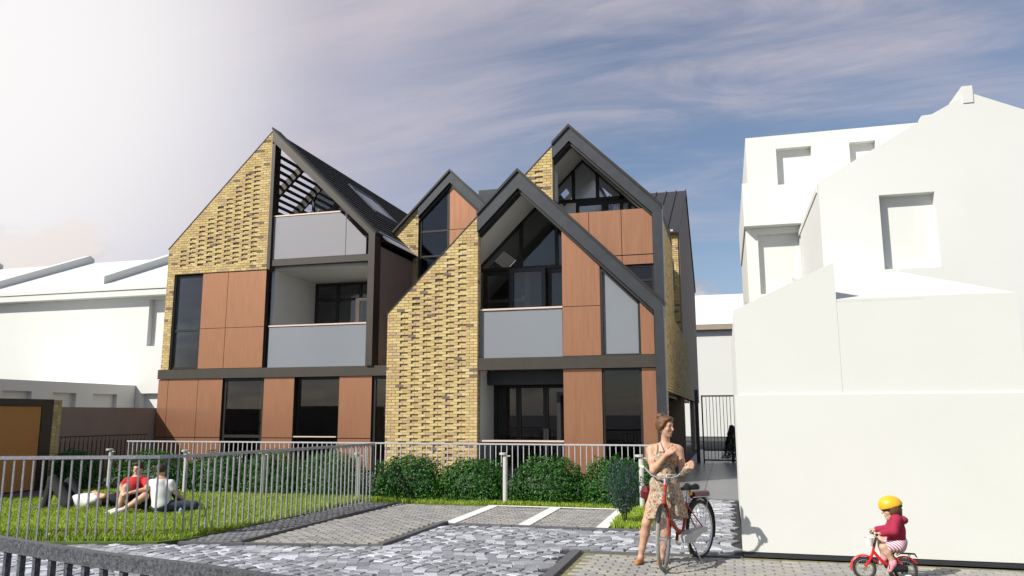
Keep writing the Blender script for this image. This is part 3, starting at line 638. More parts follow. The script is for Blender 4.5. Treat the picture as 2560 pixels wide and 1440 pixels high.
# ================================================================== rear wing with seamed roof
H5 = thing('rear_wing', 'rear wing with dark standing seam roof and long brick side wall above the passage', 'house', (-1.474, 24, 0))
XR = -1.478
wallr = part('wall', 'shade_wall', H5, lambda b: (
    b.box(XR-.24, XR-.05, YR+.40, 20.9, 0, 4.6), b.box(XR-.24, XR-.05, 20.9, 38.2, 2.28, 4.62), b.box(XR-.24, XR-.05, 38.2, 44.5, 0, 4.62),
    b.box(XR-.24, XR-.05, YT+.32, 24.85, 4.62, 7.2), b.box(XR-3.2, XR-.05, 29.55, 29.75, 4.4, 8.56), b.box(XR-3.2, XR-.05, 24.7, 24.85, 4.4, 7.2),
    b.prism([(29.55, 4.62), (44.5, 4.62), (44.5, 8.52), (37, 12.12), (29.55, 8.52)], XR-.24, XR-.05, 'x')))
def side_bricks(b, y0, y1, z0, z1, top=None, n0=0):
    i = 0; z = z0
    while z < z1-.02:
        y = y0-(i % 2)*BL/2
        while y < y1:
            a, c = max(y, y0)+.006, min(y+BL, y1)-.006
            zt_ = min(z+CO-JT/2, z1)
            if c-a > .03 and (top is None or zt_ < top((a+c)/2)): b.box(XR-.055, XR, a, c, z+JT/2, zt_, tuple(k*.8 for k in rnd.choices(PAL, PW)[0]))  # brick colours darkened to paint in this side's shade
            y += BL
        z += CO; i += 1
sb = MB(); side_bricks(sb, YR+.42, 20.9, .0, 2.28); side_bricks(sb, YR+.42, 34, 2.28, 4.62); side_bricks(sb, YT+.34, 24.85, 4.62, 7.2); stuff(sb.build('brickwork', 'brick', wallr))
sb = MB()
for i in range(51):
    for j in range(14):
        x0 = XR-3.2+j*BL+(i % 2)*BL/2; z = 4.4+i*CO
        if x0 < XR-.09: sb.box(x0+.006, min(x0+BL-.006, XR-.06), 29.5, 29.56, z+.006, z+CO-.006, rnd.choices(PAL, PW)[0])
stuff(sb.build('brickwork', 'brick', wallr))
part('render_coat', 'shade_wall', wallr, lambda b: (b.prism([(34, 2.28), (44.5, 2.28), (44.5, 8.52), (37, 12.12), (29.56, 8.52), (29.56, 4.62), (34, 4.62)], XR-.052, XR-.002, 'x')))
part('terrace_floor', 'asphalt', H5, lambda b: b.box(XR-3.2, XR-.25, 24.85, 29.5, 4.3, 4.42))
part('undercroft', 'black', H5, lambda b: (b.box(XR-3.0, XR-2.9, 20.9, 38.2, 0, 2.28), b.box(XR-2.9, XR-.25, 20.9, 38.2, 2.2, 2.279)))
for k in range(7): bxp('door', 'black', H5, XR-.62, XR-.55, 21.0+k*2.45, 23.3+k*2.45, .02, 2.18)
roofr = part('roof', 'seam_roof', H5, lambda b: (b.prism([(29.3, 8.62), (37, 12.32), (44.7, 8.62), (44.7, 8.50), (37, 12.18), (29.3, 8.50)], -12, XR+.05, 'x')))
for k in range(20):
    x = XR+.02-k*.46
    part('seam', 'seam_roof', roofr, lambda b: b.prism([(29.3, 8.62), (37, 12.32), (37, 12.38), (29.3, 8.68)], x-.025, x+.025, 'x'))
glintb = bxp('wall_glint', 'handrail', H5, XR-.02, XR+.06, 24.55, 24.70, 7.44, 7.50)  # pale block added in place of a sunlit glint

# ------------------------------------------------------------------ plain white neighbours
def holed(b, x0, x1, z0, z1, y0, y1, holes, ax='y'):
    """a wall slab with rectangular through holes (x0,x1,z0,z1)"""
    xs = sorted({x0, x1}|{h[0] for h in holes}|{h[1] for h in holes}); zs = sorted({z0, z1}|{h[2] for h in holes}|{h[3] for h in holes})
    for i in range(len(xs)-1):
        run = None
        for j in range(len(zs)-1):
            inside = any(xs[i] >= h[0]-1e-6 and xs[i+1] <= h[1]+1e-6 and zs[j] >= h[2]-1e-6 and zs[j+1] <= h[3]+1e-6 for h in holes)
            if not inside and run is None: run = zs[j]
            if (inside or j == len(zs)-2) and run is not None:
                top = zs[j] if inside else zs[j+1]
                b.prism(rect(xs[i], xs[i+1], run, top), y0, y1, ax); run = None
def blanks(parent, holes, y, d, ax='y'):
    for h in holes:
        part('blind_window', 'white', parent, lambda b: b.prism(rect(h[0]-.05, h[1]+.05, h[2]-.05, h[3]+.05), y, y+d, ax))

# --- right: low outbuilding with garden wall
OB = thing('outbuilding', 'low plain white outbuilding with lean-to roof beside the child on the bicycle', 'building', (1.7, 10.05, 0))
OY = 10.05
part('wall', 'white', OB, lambda b: (
    b.prism([(.13, 0.05), (1.34, 0.05), (1.34, 3.52), (.13, 2.97)], OY, 15.9),
    b.prism([(1.341, .05), (3.28, .05), (3.28, 3.03), (1.34, 3.03)], OY+.003, 15.9)))
part('plinth', 'white', OB, lambda b: b.box(.10, 3.32, OY-.022, OY, .06, 1.91))
part('base_strip', 'anthracite', OB, lambda b: b.box(.11, 3.31, OY-.010, OY, .0, .055))
part('roof', 'white', OB, lambda b: b.prism([(OY+.003, 3.032), (15.9, 4.26), (15.9, 4.34), (OY+.003, 3.06)], 1.345, 3.28, 'x'))
# --- right: main gabled white house
CW = thing('white_house', 'plain white gabled house at right with a big blind window and chimney stub', 'house', (4.7, 16, 0), 'plain white neighbouring houses')
hC = [(3.04, 4.02, 4.42, 5.89)]
part('wall', 'white', CW, lambda b: (holed(b, 1.95, 7.5, 0, 6.25, 16, 16.26, hC), b.prism([(1.95, 6.25), (7.5, 6.25), (7.5, 6.45), (4.80, 7.80), (4.10, 7.44), (3.92, 7.43), (3.90, 7.33)], 16, 16.26), b.box(1.95, 2.15, 16.26, 20.0, 0, 6.25), b.box(7.3, 7.5, 16.26, 24, 0, 6.25)))
blanks(CW, hC, 16.21, .06)
part('roof', 'white', CW, lambda b: (b.prism([(1.93, 6.22), (4.75, 7.76), (4.75, 7.64), (1.93, 6.10)], 16.263, 24), b.prism([(4.75, 7.76), (7.6, 6.35), (7.6, 6.22), (4.75, 7.64)], 16.263, 24)))
bxp('chimney', 'white', CW, 4.66, 4.84, 15.98, 16.9, 7.6, 7.94)
# --- right: set-back white block with a jettied upper floor
DW = thing('white_house', 'set-back white flat roofed house with jettied upper storey above the passage', 'house', (2.8, 20, 0), 'plain white neighbouring houses')
hD = [(1.49, 2.33, 7.40, 8.35), (3.22, 3.82, 7.40, 8.35)]
part('wall', 'white', DW, lambda b: (holed(b, .76, 6.5, 6.38, 8.70, 20, 20.25, hD), b.box(.62, .76, 20, 25.5, 6.38, 7.50), b.box(.76, .96, 20.25, 26, 6.38, 8.70), b.box(.96, 6.5, 20.25, 26, 6.38, 6.55), b.box(.96, 6.5, 20.25, 26, 8.55, 8.70), b.box(.76, 6.5, 26, 26.2, 0, 8.7)))
blanks(DW, hD, 20.20, .06)
YD = 20.32
hD2 = [(PY(1898, 660, YD)[0], PY(2003, 660, YD)[0], PY(1905, 735, YD)[1], 6.22)]
part('lower_wall', 'white', DW, lambda b: (holed(b, .66, 6.5, 0, 6.375, YD, YD+.2, hD2), b.box(.66, .86, YD+.2, 26, 0, 6.375)))
blanks(DW, hD2, YD+.16, .1)
# --- beyond the gate
FW = thing('white_house', 'far white house with painted-in gutter shadow seen above the gate', 'house', (-.5, 62, 0), 'plain white neighbouring houses')
zf = PY(1740, 827, 62)[1]; zr_ = PY(1740, 739, 66)[1]
part('wall', 'white', FW, lambda b: b.box(-14, 14, 62, 72, 0, zf))
part('roof', 'white', FW, lambda b: b.prism([(61.5, zf+.42), (66, zr_), (72, zf+.4)], -14, 14, 'x'))
part('gutter', 'shade_wall', FW, lambda b: b.box(-14, 14, 61.5, 62, zf+.02, zf+.40))  # brown band stands in for the shadow under the gutter

# --- left: long white terrace with party wall ridges
LY = 32.0
LW = thing('white_house', 'long white terrace at left with party wall ridges on its roof', 'house', (-33, LY, 0), 'plain white neighbouring houses')
zE = 7.54
hL = [(-27.49, -25.9, 5.06, 7.40), (-27.6, -26.2, 1.2, 2.75)]
part('wall', 'white', LW, lambda b: (holed(b, -50, -18.5, 0, zE, LY, LY+.35, hL), b.box(-50, -18.5, 41.5, 41.8, 0, zE)))
blanks(LW, hL, LY+.28, .06)
rfz = lambda y: 8.02+(y-(LY-.55))*.42
YRID = 38.6
part('roof', 'white', LW, lambda b: (b.prism([(LY-.55, 8.02), (YRID, rfz(YRID)), (YRID, rfz(YRID)-.2), (LY-.55, 7.84)], -50, -18.5, 'x'), b.prism([(YRID, rfz(YRID)), (44, 7.9), (44, 7.7), (YRID, rfz(YRID)-.2)], -50, -18.5, 'x')))
part('eaves', 'white', LW, lambda b: b.box(-50, -18.5, LY-.5, LY, zE-.01, zE+.28))
for (xa, n_) in ((-31.0, 0), (-38.2, 1), (-45.4, 2)):
    y0r, y1r = LY+.2, YRID+.3
    part('party_wall', 'white', LW, lambda b: b.prism([(y0r, rfz(y0r)-.1), (y1r, rfz(y1r)-.1), (y1r, rfz(y1r)+.18), (y1r-.35, rfz(y1r)+.34), (y0r, rfz(y0r)+.42)], xa, xa+.45, 'x'))
# side wing, shaded flank towards the camera
WX = PY(338, 990, LY)[0]
WW = thing('white_house', 'low white side wing with blind windows, its shaded flank behind the garden wall', 'house', (WX-2, 26, 0), 'plain white neighbouring houses')
zW = 3.14
hW = []
for (xa, xb, ya, yb) in ((4, 78, 977, 1040), (130, 190, 982, 1040), (232, 292, 985, 1040)):
    a, b_ = PXp(xa, 1000, WX)[0], PXp(xb, 1000, WX)[0]; hW.append((a, b_, .6, PXp((xa+xb)/2, ya, WX)[1]))
part('wall', 'white', WW, lambda b: (holed(b, 15, LY-.02, 0, zW, WX-.3, WX, hW, 'x'), b.box(WX-6, WX-.3, 15, 15.3, 0, zW)))
blanks(WW, hW, WX-.32, .12, 'x')
part('roof', 'white', WW, lambda b: b.box(WX-6, WX-.301, 15.3, LY-.02, zW-.2, zW-.005))

# --- garden wall and bin store at the left edge
GW = bxp('garden_wall', 'shade_wall', None, -18.75, -18.42, 14.0, 23.5, 0, 1.93)
tag(GW, 'dull brown garden wall behind the dark railing at left', 'wall')
BXR = -15.25
y_end = PXp(128, 1080, BXR)[0]
BS = thing('bin_store', 'orange terracotta clad bin store with dark frame at the left edge', 'shed', (-17, y_end-1.6, 0))
part('body', 'dark_frame', BS, lambda b: b.box(-18.2, BXR-.05, 11.0, y_end, 0, 1.98))
part('frame', 'bronze_beam', BS, lambda b: (b.box(-18.2, BXR, 11.0, y_end, 1.90, 2.06), b.box(BXR-.05, BXR, y_end-.30, y_end, 0, 1.90), b.box(BXR-.05, BXR, 11.0, 11.3, 0, 1.9)))
for (a, b_) in ((11.32, 13.2), (13.21, y_end-.31)): bxp('panel', 'terracotta', BS, BXR-.045, BXR-.02, a, b_, .03, 1.89)
ep = bxp('brick_end', 'mortar', BS, BXR-3.0, BXR+.0, y_end+.002, y_end+.24, 0, 2.05)
eb = MB()
for i in range(25):
    eb.box(BXR-.02, BXR+.012, y_end+.01+(i % 2)*.11, y_end+.115+(i % 2)*.11, i*CO+.006, i*CO+.075, rnd.choices(PAL, PW)[0])
    eb.box(BXR-.02, BXR+.012, y_end+.125-(i % 2)*.115, y_end+.23-(i % 2)*.115, i*CO+.006, i*CO+.075, rnd.choices(PAL, PW)[0])
stuff(eb.build('brickwork', 'brick', ep))

# ------------------------------------------------------------------ ground
gm = MB(); gm.add([(-1500, -1500, -.06), (1500, -1500, -.06), (1500, 1500, -.06), (-1500, 1500, -.06)], [(0, 1, 2, 3)])
struct(gm.build('ground', 'asphalt', None, recalc=False))
XF = -7.2     # fence / lawn edge
def flat(name, poly, z, m):
    b = MB(); b.prism(poly, -.055, z, 'z'); return struct(b.build(name, m, None))
lawn = flat('lawn', [(-15.2, 7.2), (-9.9, 8.55), (-7.5, 9.2), (-7.28, 9.6), (-7.05, 14.35), (-1.9, 14.36), (-1.9, 15.9), (-15.2, 15.9)], -.004, 'earth')
verge = flat('planting_verge', [(-1.78, 11.95), (-1.12, 11.95), (-1.12, 14.7), (-1.88, 14.35), (-1.78, 14.3)], -.006, 'earth')
flat('path', [(-15.24, 11.0), (-14.0, 12.2), (-14.05, 15.6), (-15.24, 15.6)], .006, 'path')
flat('yard', [(-20, 15.9), (-1.1, 15.9), (-1.1, 21.9), (-20, 21.9)], -.02, 'granite')
road = flat('cobbled_street', [(-16, 1.5), (6, 1.5), (6, 10.0), (.12, 10.04), (.12, 16.45), (-1.1, 16.45), (-1.1, 11.9), (-4.45, 11.85), (-4.45, 9.6), (-7.3, 9.2), (-10.2, 8.4), (-16, 7)], -.024, 'joint')
park = flat('parking_bays', [(-7.15, 9.30), (-4.42, 9.72), (-4.42, 11.88), (-1.86, 11.88), (-1.86, 14.34), (-7.0, 14.34)], -.018, 'moss_joint')
walk = flat('footpath', [(-1.90, 5.0), (6, 5.0), (6, 9.95), (.10, 10.02), (-1.90, 9.86)], -.012, 'moss_joint')
paved = flat('passage', [(-1.42, 16.46), (.3, 16.46), (.5, 40), (-1.42, 40)], -.008, 'granite')
for i in range(14):
    for j in range(2):
        bxp('slab', 'tile', paved, -1.40+j*.84, -.57+j*.84, 16.5+i*1.6, 18.09+i*1.6, -.02, .004)
def inpoly(p, poly):
    r = False; n = len(poly)
    for i in range(n):
        a, b = poly[i], poly[(i+1) % n]
        if (a[1] > p[1]) != (b[1] > p[1]) and p[0] < (b[0]-a[0])*(p[1]-a[1])/(b[1]-a[1])+a[0]: r = not r
    return r
# cobbles in waving segmental arcs
ROAD = [(-12, 3.6), (3, 3.6), (3, 5.0), (-1.95, 5.0), (-1.95, 9.93), (.10, 10.0), (.10, 16.42), (-1.08, 16.42), (-1.08, 11.95), (-1.9, 11.80), (-4.40, 11.78), (-4.52, 9.58), (-7.25, 9.14), (-10.0, 8.40), (-12, 7.9)]
cob = []
CWD, AMP, LAM = .162, .105, 1.25       # column width, sway and wavelength of the waving courses
def sway(y, c): return AMP*math.sin(2*math.pi*y/LAM+c*.30)
for c in range(-78, 24):
    y = 3.2+rnd.random()*.2
    while y < 16.6:
        dp = rnd.uniform(.105, .185); cy0 = y+dp/2; cx = c*CWD+sway(cy0, c)
        if all(inpoly((cx+ex*CWD*.42, cy0+ey*dp*.42), ROAD) for ex in (-1, 1) for ey in (-1, 1)): cob.append((cx, cy0, dp, c))
        y += dp
def cobble(dp, seed):
    q = random.Random(seed); b = MB(); w2, d2 = CWD/2-.009, dp/2-.004
    lo = [(-w2, -d2), (w2, -d2), (w2, d2), (-w2, d2)]
    lo = [(x+q.uniform(-.008, .008), y+q.uniform(-.008, .008)) for x, y in lo]
    hi = [(x*.88, y*.90) for x, y in lo]; h = q.uniform(-.002, .006)
    v = [(*p, -.03) for p in lo]+[(*p, h-.010) for p in lo]+[(*p, h+q.uniform(-.003, .003)) for p in hi]
    g_ = q.choice([.22, .27, .31, .36, .41, .48, .29, .58]); c = (g_*.95, g_*.985, g_*1.07)
    b.add(v, [(0, 1, 5, 4), (1, 2, 6, 5), (2, 3, 7, 6), (3, 0, 4, 7), (4, 5, 9, 8), (5, 6, 10, 9), (6, 7, 11, 10), (7, 4, 8, 11), (8, 9, 10, 11)], c)
    return b
CM = []
for k in range(24):
    dp = .105+.08*(k % 8)/7; b = cobble(dp, k); me = b.mesh('cobble'); me.materials.append(MT['cobble']); CM.append((dp, me, b))
def in_view(x, y):
    d = np.array([x, y, -CAMH]); zc_ = d@CF
    if zc_ < .3: return False
    u, v = 1280+FPX*(d@CR)/zc_, 720-FPX*(d@CU)/zc_
    return -60 < u < 2620 and 0 < v < 1460
cob.sort(key=lambda t: t[0]**2+t[1]**2)
jb = MB(); k_ind = 0
for (cx, y, wd, col_) in cob:
    if not in_view(cx, y) and y < 8: continue
    wi, me, b = CM[min(7, int((wd-.105)/.08*8))+8*rnd.randrange(3)]
    yaw = -math.atan2(sway(y+.05, col_)-sway(y-.05, col_), .1)
    if k_ind < 300 and in_view(cx, y):
        inst(me, 'cobble', road, (cx, y, 0), yaw); k_ind += 1
    else:
        c_, s_ = math.cos(yaw), math.sin(yaw)
        col = b.c[0]; jt = rnd.uniform(.8, 1.2)
        jb.add([(cx+vx*c_-vy*s_, y+vx*s_+vy*c_, vz) for vx, vy, vz in b.v], b.f, tuple(k*jt for k in col))
stuff(jb.build('cobblestones', 'cobble', road))
# rectangular pavers
PCOL = [(.27, .265, .255), (.31, .30, .28), (.235, .235, .235), (.34, .325, .295), (.28, .275, .27)]
def paver_me(l, w, c):
    b = MB(); e = .012
    v = [(-l/2, -w/2, -.03), (l/2, -w/2, -.03), (l/2, w/2, -.03), (-l/2, w/2, -.03), (-l/2, -w/2, -.004), (l/2, -w/2, -.004), (l/2, w/2, -.004), (-l/2, w/2, -.004), (-l/2+e, -w/2+e, .002), (l/2-e, -w/2+e, .002), (l/2-e, w/2-e, .002), (-l/2+e, w/2-e, .002)]
    b.add(v, [(0, 1, 5, 4), (1, 2, 6, 5), (2, 3, 7, 6), (3, 0, 4, 7), (4, 5, 9, 8), (5, 6, 10, 9), (6, 7, 11, 10), (7, 4, 8, 11), (8, 9, 10, 11)], c); return b
def pave(parent, poly, l, w, gap, n_ind, rot, cols, zoff=0.0):
    xs = [p[0] for p in poly]; ys = [p[1] for p in poly]; out = []
    bs = [paver_me(l-gap, w-gap, c) for c in cols]; ms = []
    for b in bs: me = b.mesh('paver'); me.materials.append(MT['paver']); ms.append(me)
    mx_, my_ = (min(xs)+max(xs))/2, (min(ys)+max(ys))/2; R = max(max(xs)-min(xs), max(ys)-min(ys))*.75
    c, s = math.cos(rot), math.sin(rot); r = 0; v = -R
    while v < R:
        u = -R+(r % 2)*l/2
        while u < R:
            x, y = mx_+u*c-v*s, my_+u*s+v*c
            if all(inpoly((x+dx*c-dy*s, y+dx*s+dy*c), poly) for dx, dy in ((-l*.45, -w*.45), (l*.45, -w*.45), (l*.45, w*.45), (-l*.45, w*.45))) and in_view(x, y): out.append((x, y))
            u += l
        v += w; r += 1
    out.sort(key=lambda t: t[0]**2+t[1]**2); jb_ = MB()
    for k, (x, y) in enumerate(out):
        i = rnd.randrange(len(bs)); dz = rnd.uniform(-.0025, .0025)+zoff
        if k < n_ind: inst(ms[i], 'paver', parent, (x, y, dz), rot)
        else:
            jt = rnd.uniform(.9, 1.1)
            jb_.add([(x+vx*c-vy*s, y+vx*s+vy*c, vz+dz) for vx, vy, vz in bs[i].v], bs[i].f, tuple(q*jt for q in cols[i]))
    if jb_.v: stuff(jb_.build('paving', 'paver', parent))
pave(walk, [(-1.78, 5.2), (4.2, 5.2), (4.2, 9.90), (.12, 9.95), (-1.78, 9.80)], .205, .105, .020, 300, 0.0, [(.33, .32, .29), (.38, .36, .32), (.29, .285, .27), (.35, .335, .30), (.31, .31, .31)])
pave(park, [(-6.35, 9.46), (-4.50, 9.76), (-4.50, 11.95), (-1.95, 11.95), (-1.95, 14.22), (-6.2, 14.30)], .20, .10, .014, 300, 0.0, PCOL)
setts = flat('fence_shadow_setts', [(-7.24, 9.28), (-6.45, 9.42), (-6.28, 14.34), (-7.02, 14.34)], -.010, 'joint')  # the fence's shadow is put into the dark colour of these setts
pave(setts, [(-7.22, 9.29), (-6.47, 9.42), (-6.30, 14.33), (-7.02, 14.33)], .105, .105, .012, 300, .02, [(.15, .15, .155), (.18, .18, .185), (.13, .13, .135), (.20, .20, .205)])
# kerbs (each length one stone row) and painted bay lines
def kerb(p, q, w, z, label):
    a = Vector((*p, 0)); b_ = Vector((*q, 0)); d = (b_-a); L = d.length; d.normalize(); n = Vector((-d.y, d.x, 0))*w/2
    k = thing('kerb', label, 'kerb', tuple(a)); m = max(1, int(L/.9))
    for i in range(m):
        s0, s1 = a+d*(L*i/m+.004), a+d*(L*(i+1)/m-.004)
        part('kerb_stone', 'granite', k, lambda b: b.prism([tuple((s0-n)[:2]), tuple((s1-n)[:2]), tuple((s1+n)[:2]), tuple((s0+n)[:2])], -.05, z, 'z'), bevel=.006)
kerb((-4.43, 9.62), (-4.36, 11.9), .10, .035, 'dark kerb between the parking bays and the cobbles, running away from the viewer')
kerb((-6.40, 9.45), (-6.24, 14.33), .05, .022, 'thin dark kerb along the shadow-dark setts beside the lawn fence')
kerb((-7.2, 9.26), (-4.46, 9.66), .05, .012, 'thin stone edging where the parking bay meets the cobbles in front')
kerb((-1.88, 4.6), (-1.88, 9.86), .12, .030, 'dark kerb at the near edge of the footpath by the cyclist')
kerb((-1.80, 9.90), (.10, 10.02), .09, .006, 'flush stone edging across the end of the footpath')
kerb((-4.30, 11.88), (-1.2, 11.90), .09, .008, 'flush stone edging along the open end of the painted bays')
kerb((-1.10, 11.95), (-1.14, 14.9), .12, .04, 'short dark kerb beside the planting verge')
def stripe(pts, label):
    b = MB(); b.prism(pts, .0, .011, 'z'); tag(b.build('bay_line', 'paint', None), label, 'road marking', 'painted bay lines')
stripe([(-4.38, 11.86), (-4.19, 11.86), (-4.19, 14.28), (-4.38, 14.28)], 'white painted bay line beside the dark kerb, leftmost of three')
stripe([(-3.19, 11.95), (-3.00, 11.95), (-3.00, 14.28), (-3.19, 14.28)], 'white painted bay line in the middle of the parking bays')
stripe([(-1.98, 11.95), (-1.80, 11.95), (-1.80, 14.28), (-1.98, 14.28)], 'white painted bay line next to the purple flowering shrub')
stripe([(-4.38, 14.285), (-1.80, 14.285), (-1.80, 14.345), (-4.38, 14.345)], 'thin white line across the heads of the bays by the hedge')

# ------------------------------------------------------------------ grass blades
def blades(polys, dens, hmin, hmax, name, parent):
    pts = []
    for poly in polys:
        xs = [p[0] for p in poly]; ys = [p[1] for p in poly]; A = (max(xs)-min(xs))*(max(ys)-min(ys)); n = int(A*dens)
        X = nr.uniform(min(xs), max(xs), n); Yv = nr.uniform(min(ys), max(ys), n); ok = np.zeros(n, bool)
        for i in range(len(poly)):
            (ax, ay), (bx, by) = poly[i], poly[(i+1) % len(poly)]
            if ay == by: continue
            c = ((ay > Yv) != (by > Yv)) & (X < (bx-ax)*(Yv-ay)/(by-ay)+ax); ok ^= c
        pts.append(np.stack([X[ok], Yv[ok]], 1))
    p = np.concatenate(pts); n = len(p)
    h = nr.uniform(hmin, hmax, n)*(0.8+.4*np.sin(p[:, 0]*2.1)*np.sin(p[:, 1]*1.7)); a = nr.uniform(0, 6.283, n); w = nr.uniform(.006, .013, n); ln = nr.uniform(.1, .7, n)*h; la = nr.uniform(0, 6.283, n)
    dx, dy = np.cos(a)*w, np.sin(a)*w; z0 = np.full(n, -.006)
    v = np.empty((n, 4, 3)); v[:, 0] = np.stack([p[:, 0]-dx, p[:, 1]-dy, z0], 1); v[:, 1] = np.stack([p[:, 0]+dx, p[:, 1]+dy, z0], 1)
    mx_, my_ = p[:, 0]+np.cos(la)*ln*.35, p[:, 1]+np.sin(la)*ln*.35
    v[:, 2] = np.stack([mx_+dx*.8, my_+dy*.8, h*.6], 1); v[:, 3] = np.stack([p[:, 0]+np.cos(la)*ln, p[:, 1]+np.sin(la)*ln, h], 1)
    return leafmesh(name, v.reshape(-1, 3), np.arange(n*4).reshape(n, 4)[:, [0, 1, 2, 3]], 'grass', nr.uniform(0, 1, n), parent)
def leafmesh(name, v, f, m, r, parent=None):
    me = bpy.data.meshes.new(name); k = f.shape[1]; n = len(f)
    me.vertices.add(len(v)); me.vertices.foreach_set('co', v.astype(np.float32).ravel()); me.loops.add(n*k); me.loops.foreach_set('vertex_index', f.astype(np.int32).ravel())
    me.polygons.add(n); me.polygons.foreach_set('loop_start', np.arange(0, n*k, k, dtype=np.int32))
    at = me.attributes.new('rnd', 'FLOAT', 'FACE'); at.data.foreach_set('value', r.astype(np.float32))
    me.update(calc_edges=True); me.materials.append(MT[m])
    o = bpy.data.objects.new(name, me); link(o, parent)
    if parent is not None: o.matrix_parent_inverse = Matrix.Translation(-parent_world(parent))
    return o
gr = blades([[(-14.0, 8.2), (-9.9, 8.65), (-7.55, 9.28), (-7.33, 9.6), (-7.1, 14.35), (-7.1, 15.2), (-14.0, 15.2)], [(-7.1, 14.38), (-1.9, 14.38), (-1.9, 15.1), (-7.1, 15.1)], [(-1.76, 12.0), (-1.18, 12.0), (-1.18, 14.7), (-1.88, 14.4)]], 1900, .045, .105, 'grass', None)
stuff(gr); tag(gr, 'bright green mown grass of the lawn and verges', 'grass')

# ------------------------------------------------------------------ shrubs
def leaves_on(n, shape, size, seed):
    q = np.random.default_rng(seed)
    d = q.normal(size=(n, 3)); d[:, 2] = np.abs(d[:, 2])*1.0; d /= np.linalg.norm(d, axis=1)[:, None]
    rad = 1-.28*q.random(n)**2.2
    ph = q.uniform(0, 6, 6)
    bump = 1+.06*np.sin(d[:, 0]*7+ph[0])*np.sin(d[:, 1]*6+ph[1])+.05*np.sin(d[:, 0]*15+ph[2])*np.sin(d[:, 2]*13+ph[3])+.03*q.normal(size=n)
    p = shape(d, rad*bump)
    nrm = d+q.normal(size=(n, 3))*.55; nrm /= np.linalg.norm(nrm, axis=1)[:, None]
    t = np.cross(nrm, q.normal(size=(n, 3))); t /= np.linalg.norm(t, axis=1)[:, None]; b = np.cross(nrm, t)
    s = size*q.uniform(.6, 1.25, n)[:, None]
    v = np.empty((n, 4, 3)); v[:, 0] = p-t*s; v[:, 1] = p+b*s*.5+nrm*s*.15; v[:, 2] = p+t*s; v[:, 3] = p-b*s*.5+nrm*s*.15
    return v.reshape(-1, 3), np.arange(n*4).reshape(n, 4), q.random(n)
def box_shape(sx, sy, sz):
    def f(d, r):
        # superellipsoid mound: flat-ish flanks, rounded top
        e = 3.2; k = (np.abs(d[:, 0])**e+np.abs(d[:, 1])**e+np.abs(d[:, 2])**2.6)**(-1/e)
        k = np.clip(k, 1, 1.32)
        return np.stack([d[:, 0]*k*r*sx, d[:, 1]*k*r*sy, d[:, 2]*k*r*sz], 1)
    return f
def make_bush(sx, sy, sz, seed, loc, label, group, nl=5200):
    t = thing('hedge_bush', label, 'bush', loc, group)
    v, f, r = leaves_on(nl, box_shape(sx, sy, sz), .028, seed)
    o = leafmesh('foliage', v+np.array(loc), f, 'leaf', r, t)
    b = MB(); n = 12
    b.lathe([(.02, .04), (sx*.72, .06), (sx*.80, sz*.35), (sx*.66, sz*.66), (sx*.3, sz*.80), (.02, sz*.82)], (0, 0, 0), 14)
    b.v = [(x+loc[0], y*sy/sx+loc[1], z) for x, y, z in b.v]
    b.build('dark_core', 'conifer', t)  # solid dark core added to close the gaps between the leaves
    part('stem', 'bark', t, lambda m: m.tube([(loc[0], loc[1], -.04), (loc[0]+.02, loc[1], .25)], [.03, .02], 6))
    return t
BR = [(-6.30, .80, .78, 'rounded box bush standing in front of the brick pier'), (-4.92, .70, .74, 'rounded box bush just left of the bollard before the loggia'), (-3.42, .72, .80, 'rounded box bush just right of the bollard before the loggia'), (-2.12, .62, .80, 'rounded box bush behind the purple flowering shrub')]
for i, (x, sx, sz_, lb) in enumerate(BR): make_bush(sx*1.02, .42, sz_*1.06, 40+i, (x, 15.05, 0), lb, 'clipped bushes along the back fence', 7000)
make_bush(.45, .4, .78, 47, (-1.45, 15.2, 0), 'small box bush between the end bollard and the cyclist', 'clipped bushes along the back fence', 3500)
BLF = [(-14.9, .75, .82, 'shaded bush at the foot of the orange bin store'), (-12.75, .95, .84, 'wide bush behind the man in the red shirt'), (-11.0, .78, .80, 'bush behind the railing just right of the seated men'), (-9.55, .72, .86, 'bush behind the railing before the copper ground floor, middle of its row'), (-8.15, .75, .84, 'bush behind the railing nearest the brick pier')]
for i, (x, sx, sz_, lb) in enumerate(BLF): make_bush(sx*1.02, .42, sz_*1.04, 60+i, (x, 15.25, 0), lb, 'clipped bushes along the back fence', 6000)
# purple flowering shrub
lv = thing('flowering_shrub', 'upright dark shrub with small purple flowers on the verge by the bay line', 'shrub', (-1.62, 12.5, 0))
def up_shape(d, r): return np.stack([d[:, 0]*r*.26, d[:, 1]*r*.24, .30+(d[:, 2]*2-1)*r*.0+np.clip(d[:, 2], 0, 1)*r*.0+0*r, ], 1)
q = np.random.default_rng(5); n = 2600
ang = q.uniform(0, 6.283, n); hh = q.random(n)**.8; rr = (.06+.20*np.sin(np.clip(hh, 0, 1)*2.6)**.8)*np.sqrt(q.random(n))*(.75+.55*np.abs(np.sin(ang*2.5+hh*7)))
p = np.stack([-1.62+np.cos(ang)*rr, 12.5+np.sin(ang)*rr, .16+hh*(.74+.10*np.sin(ang*3))], 1)
def leafset(p, size, q, vert=.8):
    n = len(p); t = q.normal(size=(n, 3)); t[:, 2] += vert*2; t /= np.linalg.norm(t, axis=1)[:, None]; b = np.cross(t, q.normal(size=(n, 3))); b /= np.linalg.norm(b, axis=1)[:, None]; s = size*q.uniform(.6, 1.3, n)[:, None]
    v = np.empty((n, 4, 3)); v[:, 0] = p-t*s; v[:, 1] = p+b*s*.28; v[:, 2] = p+t*s; v[:, 3] = p-b*s*.28
    return v.reshape(-1, 3), np.arange(n*4).reshape(n, 4), q.random(n)
v, f, r = leafset(p, .026, q); leafmesh('foliage', v, f, 'lavender_leaf', r, lv)
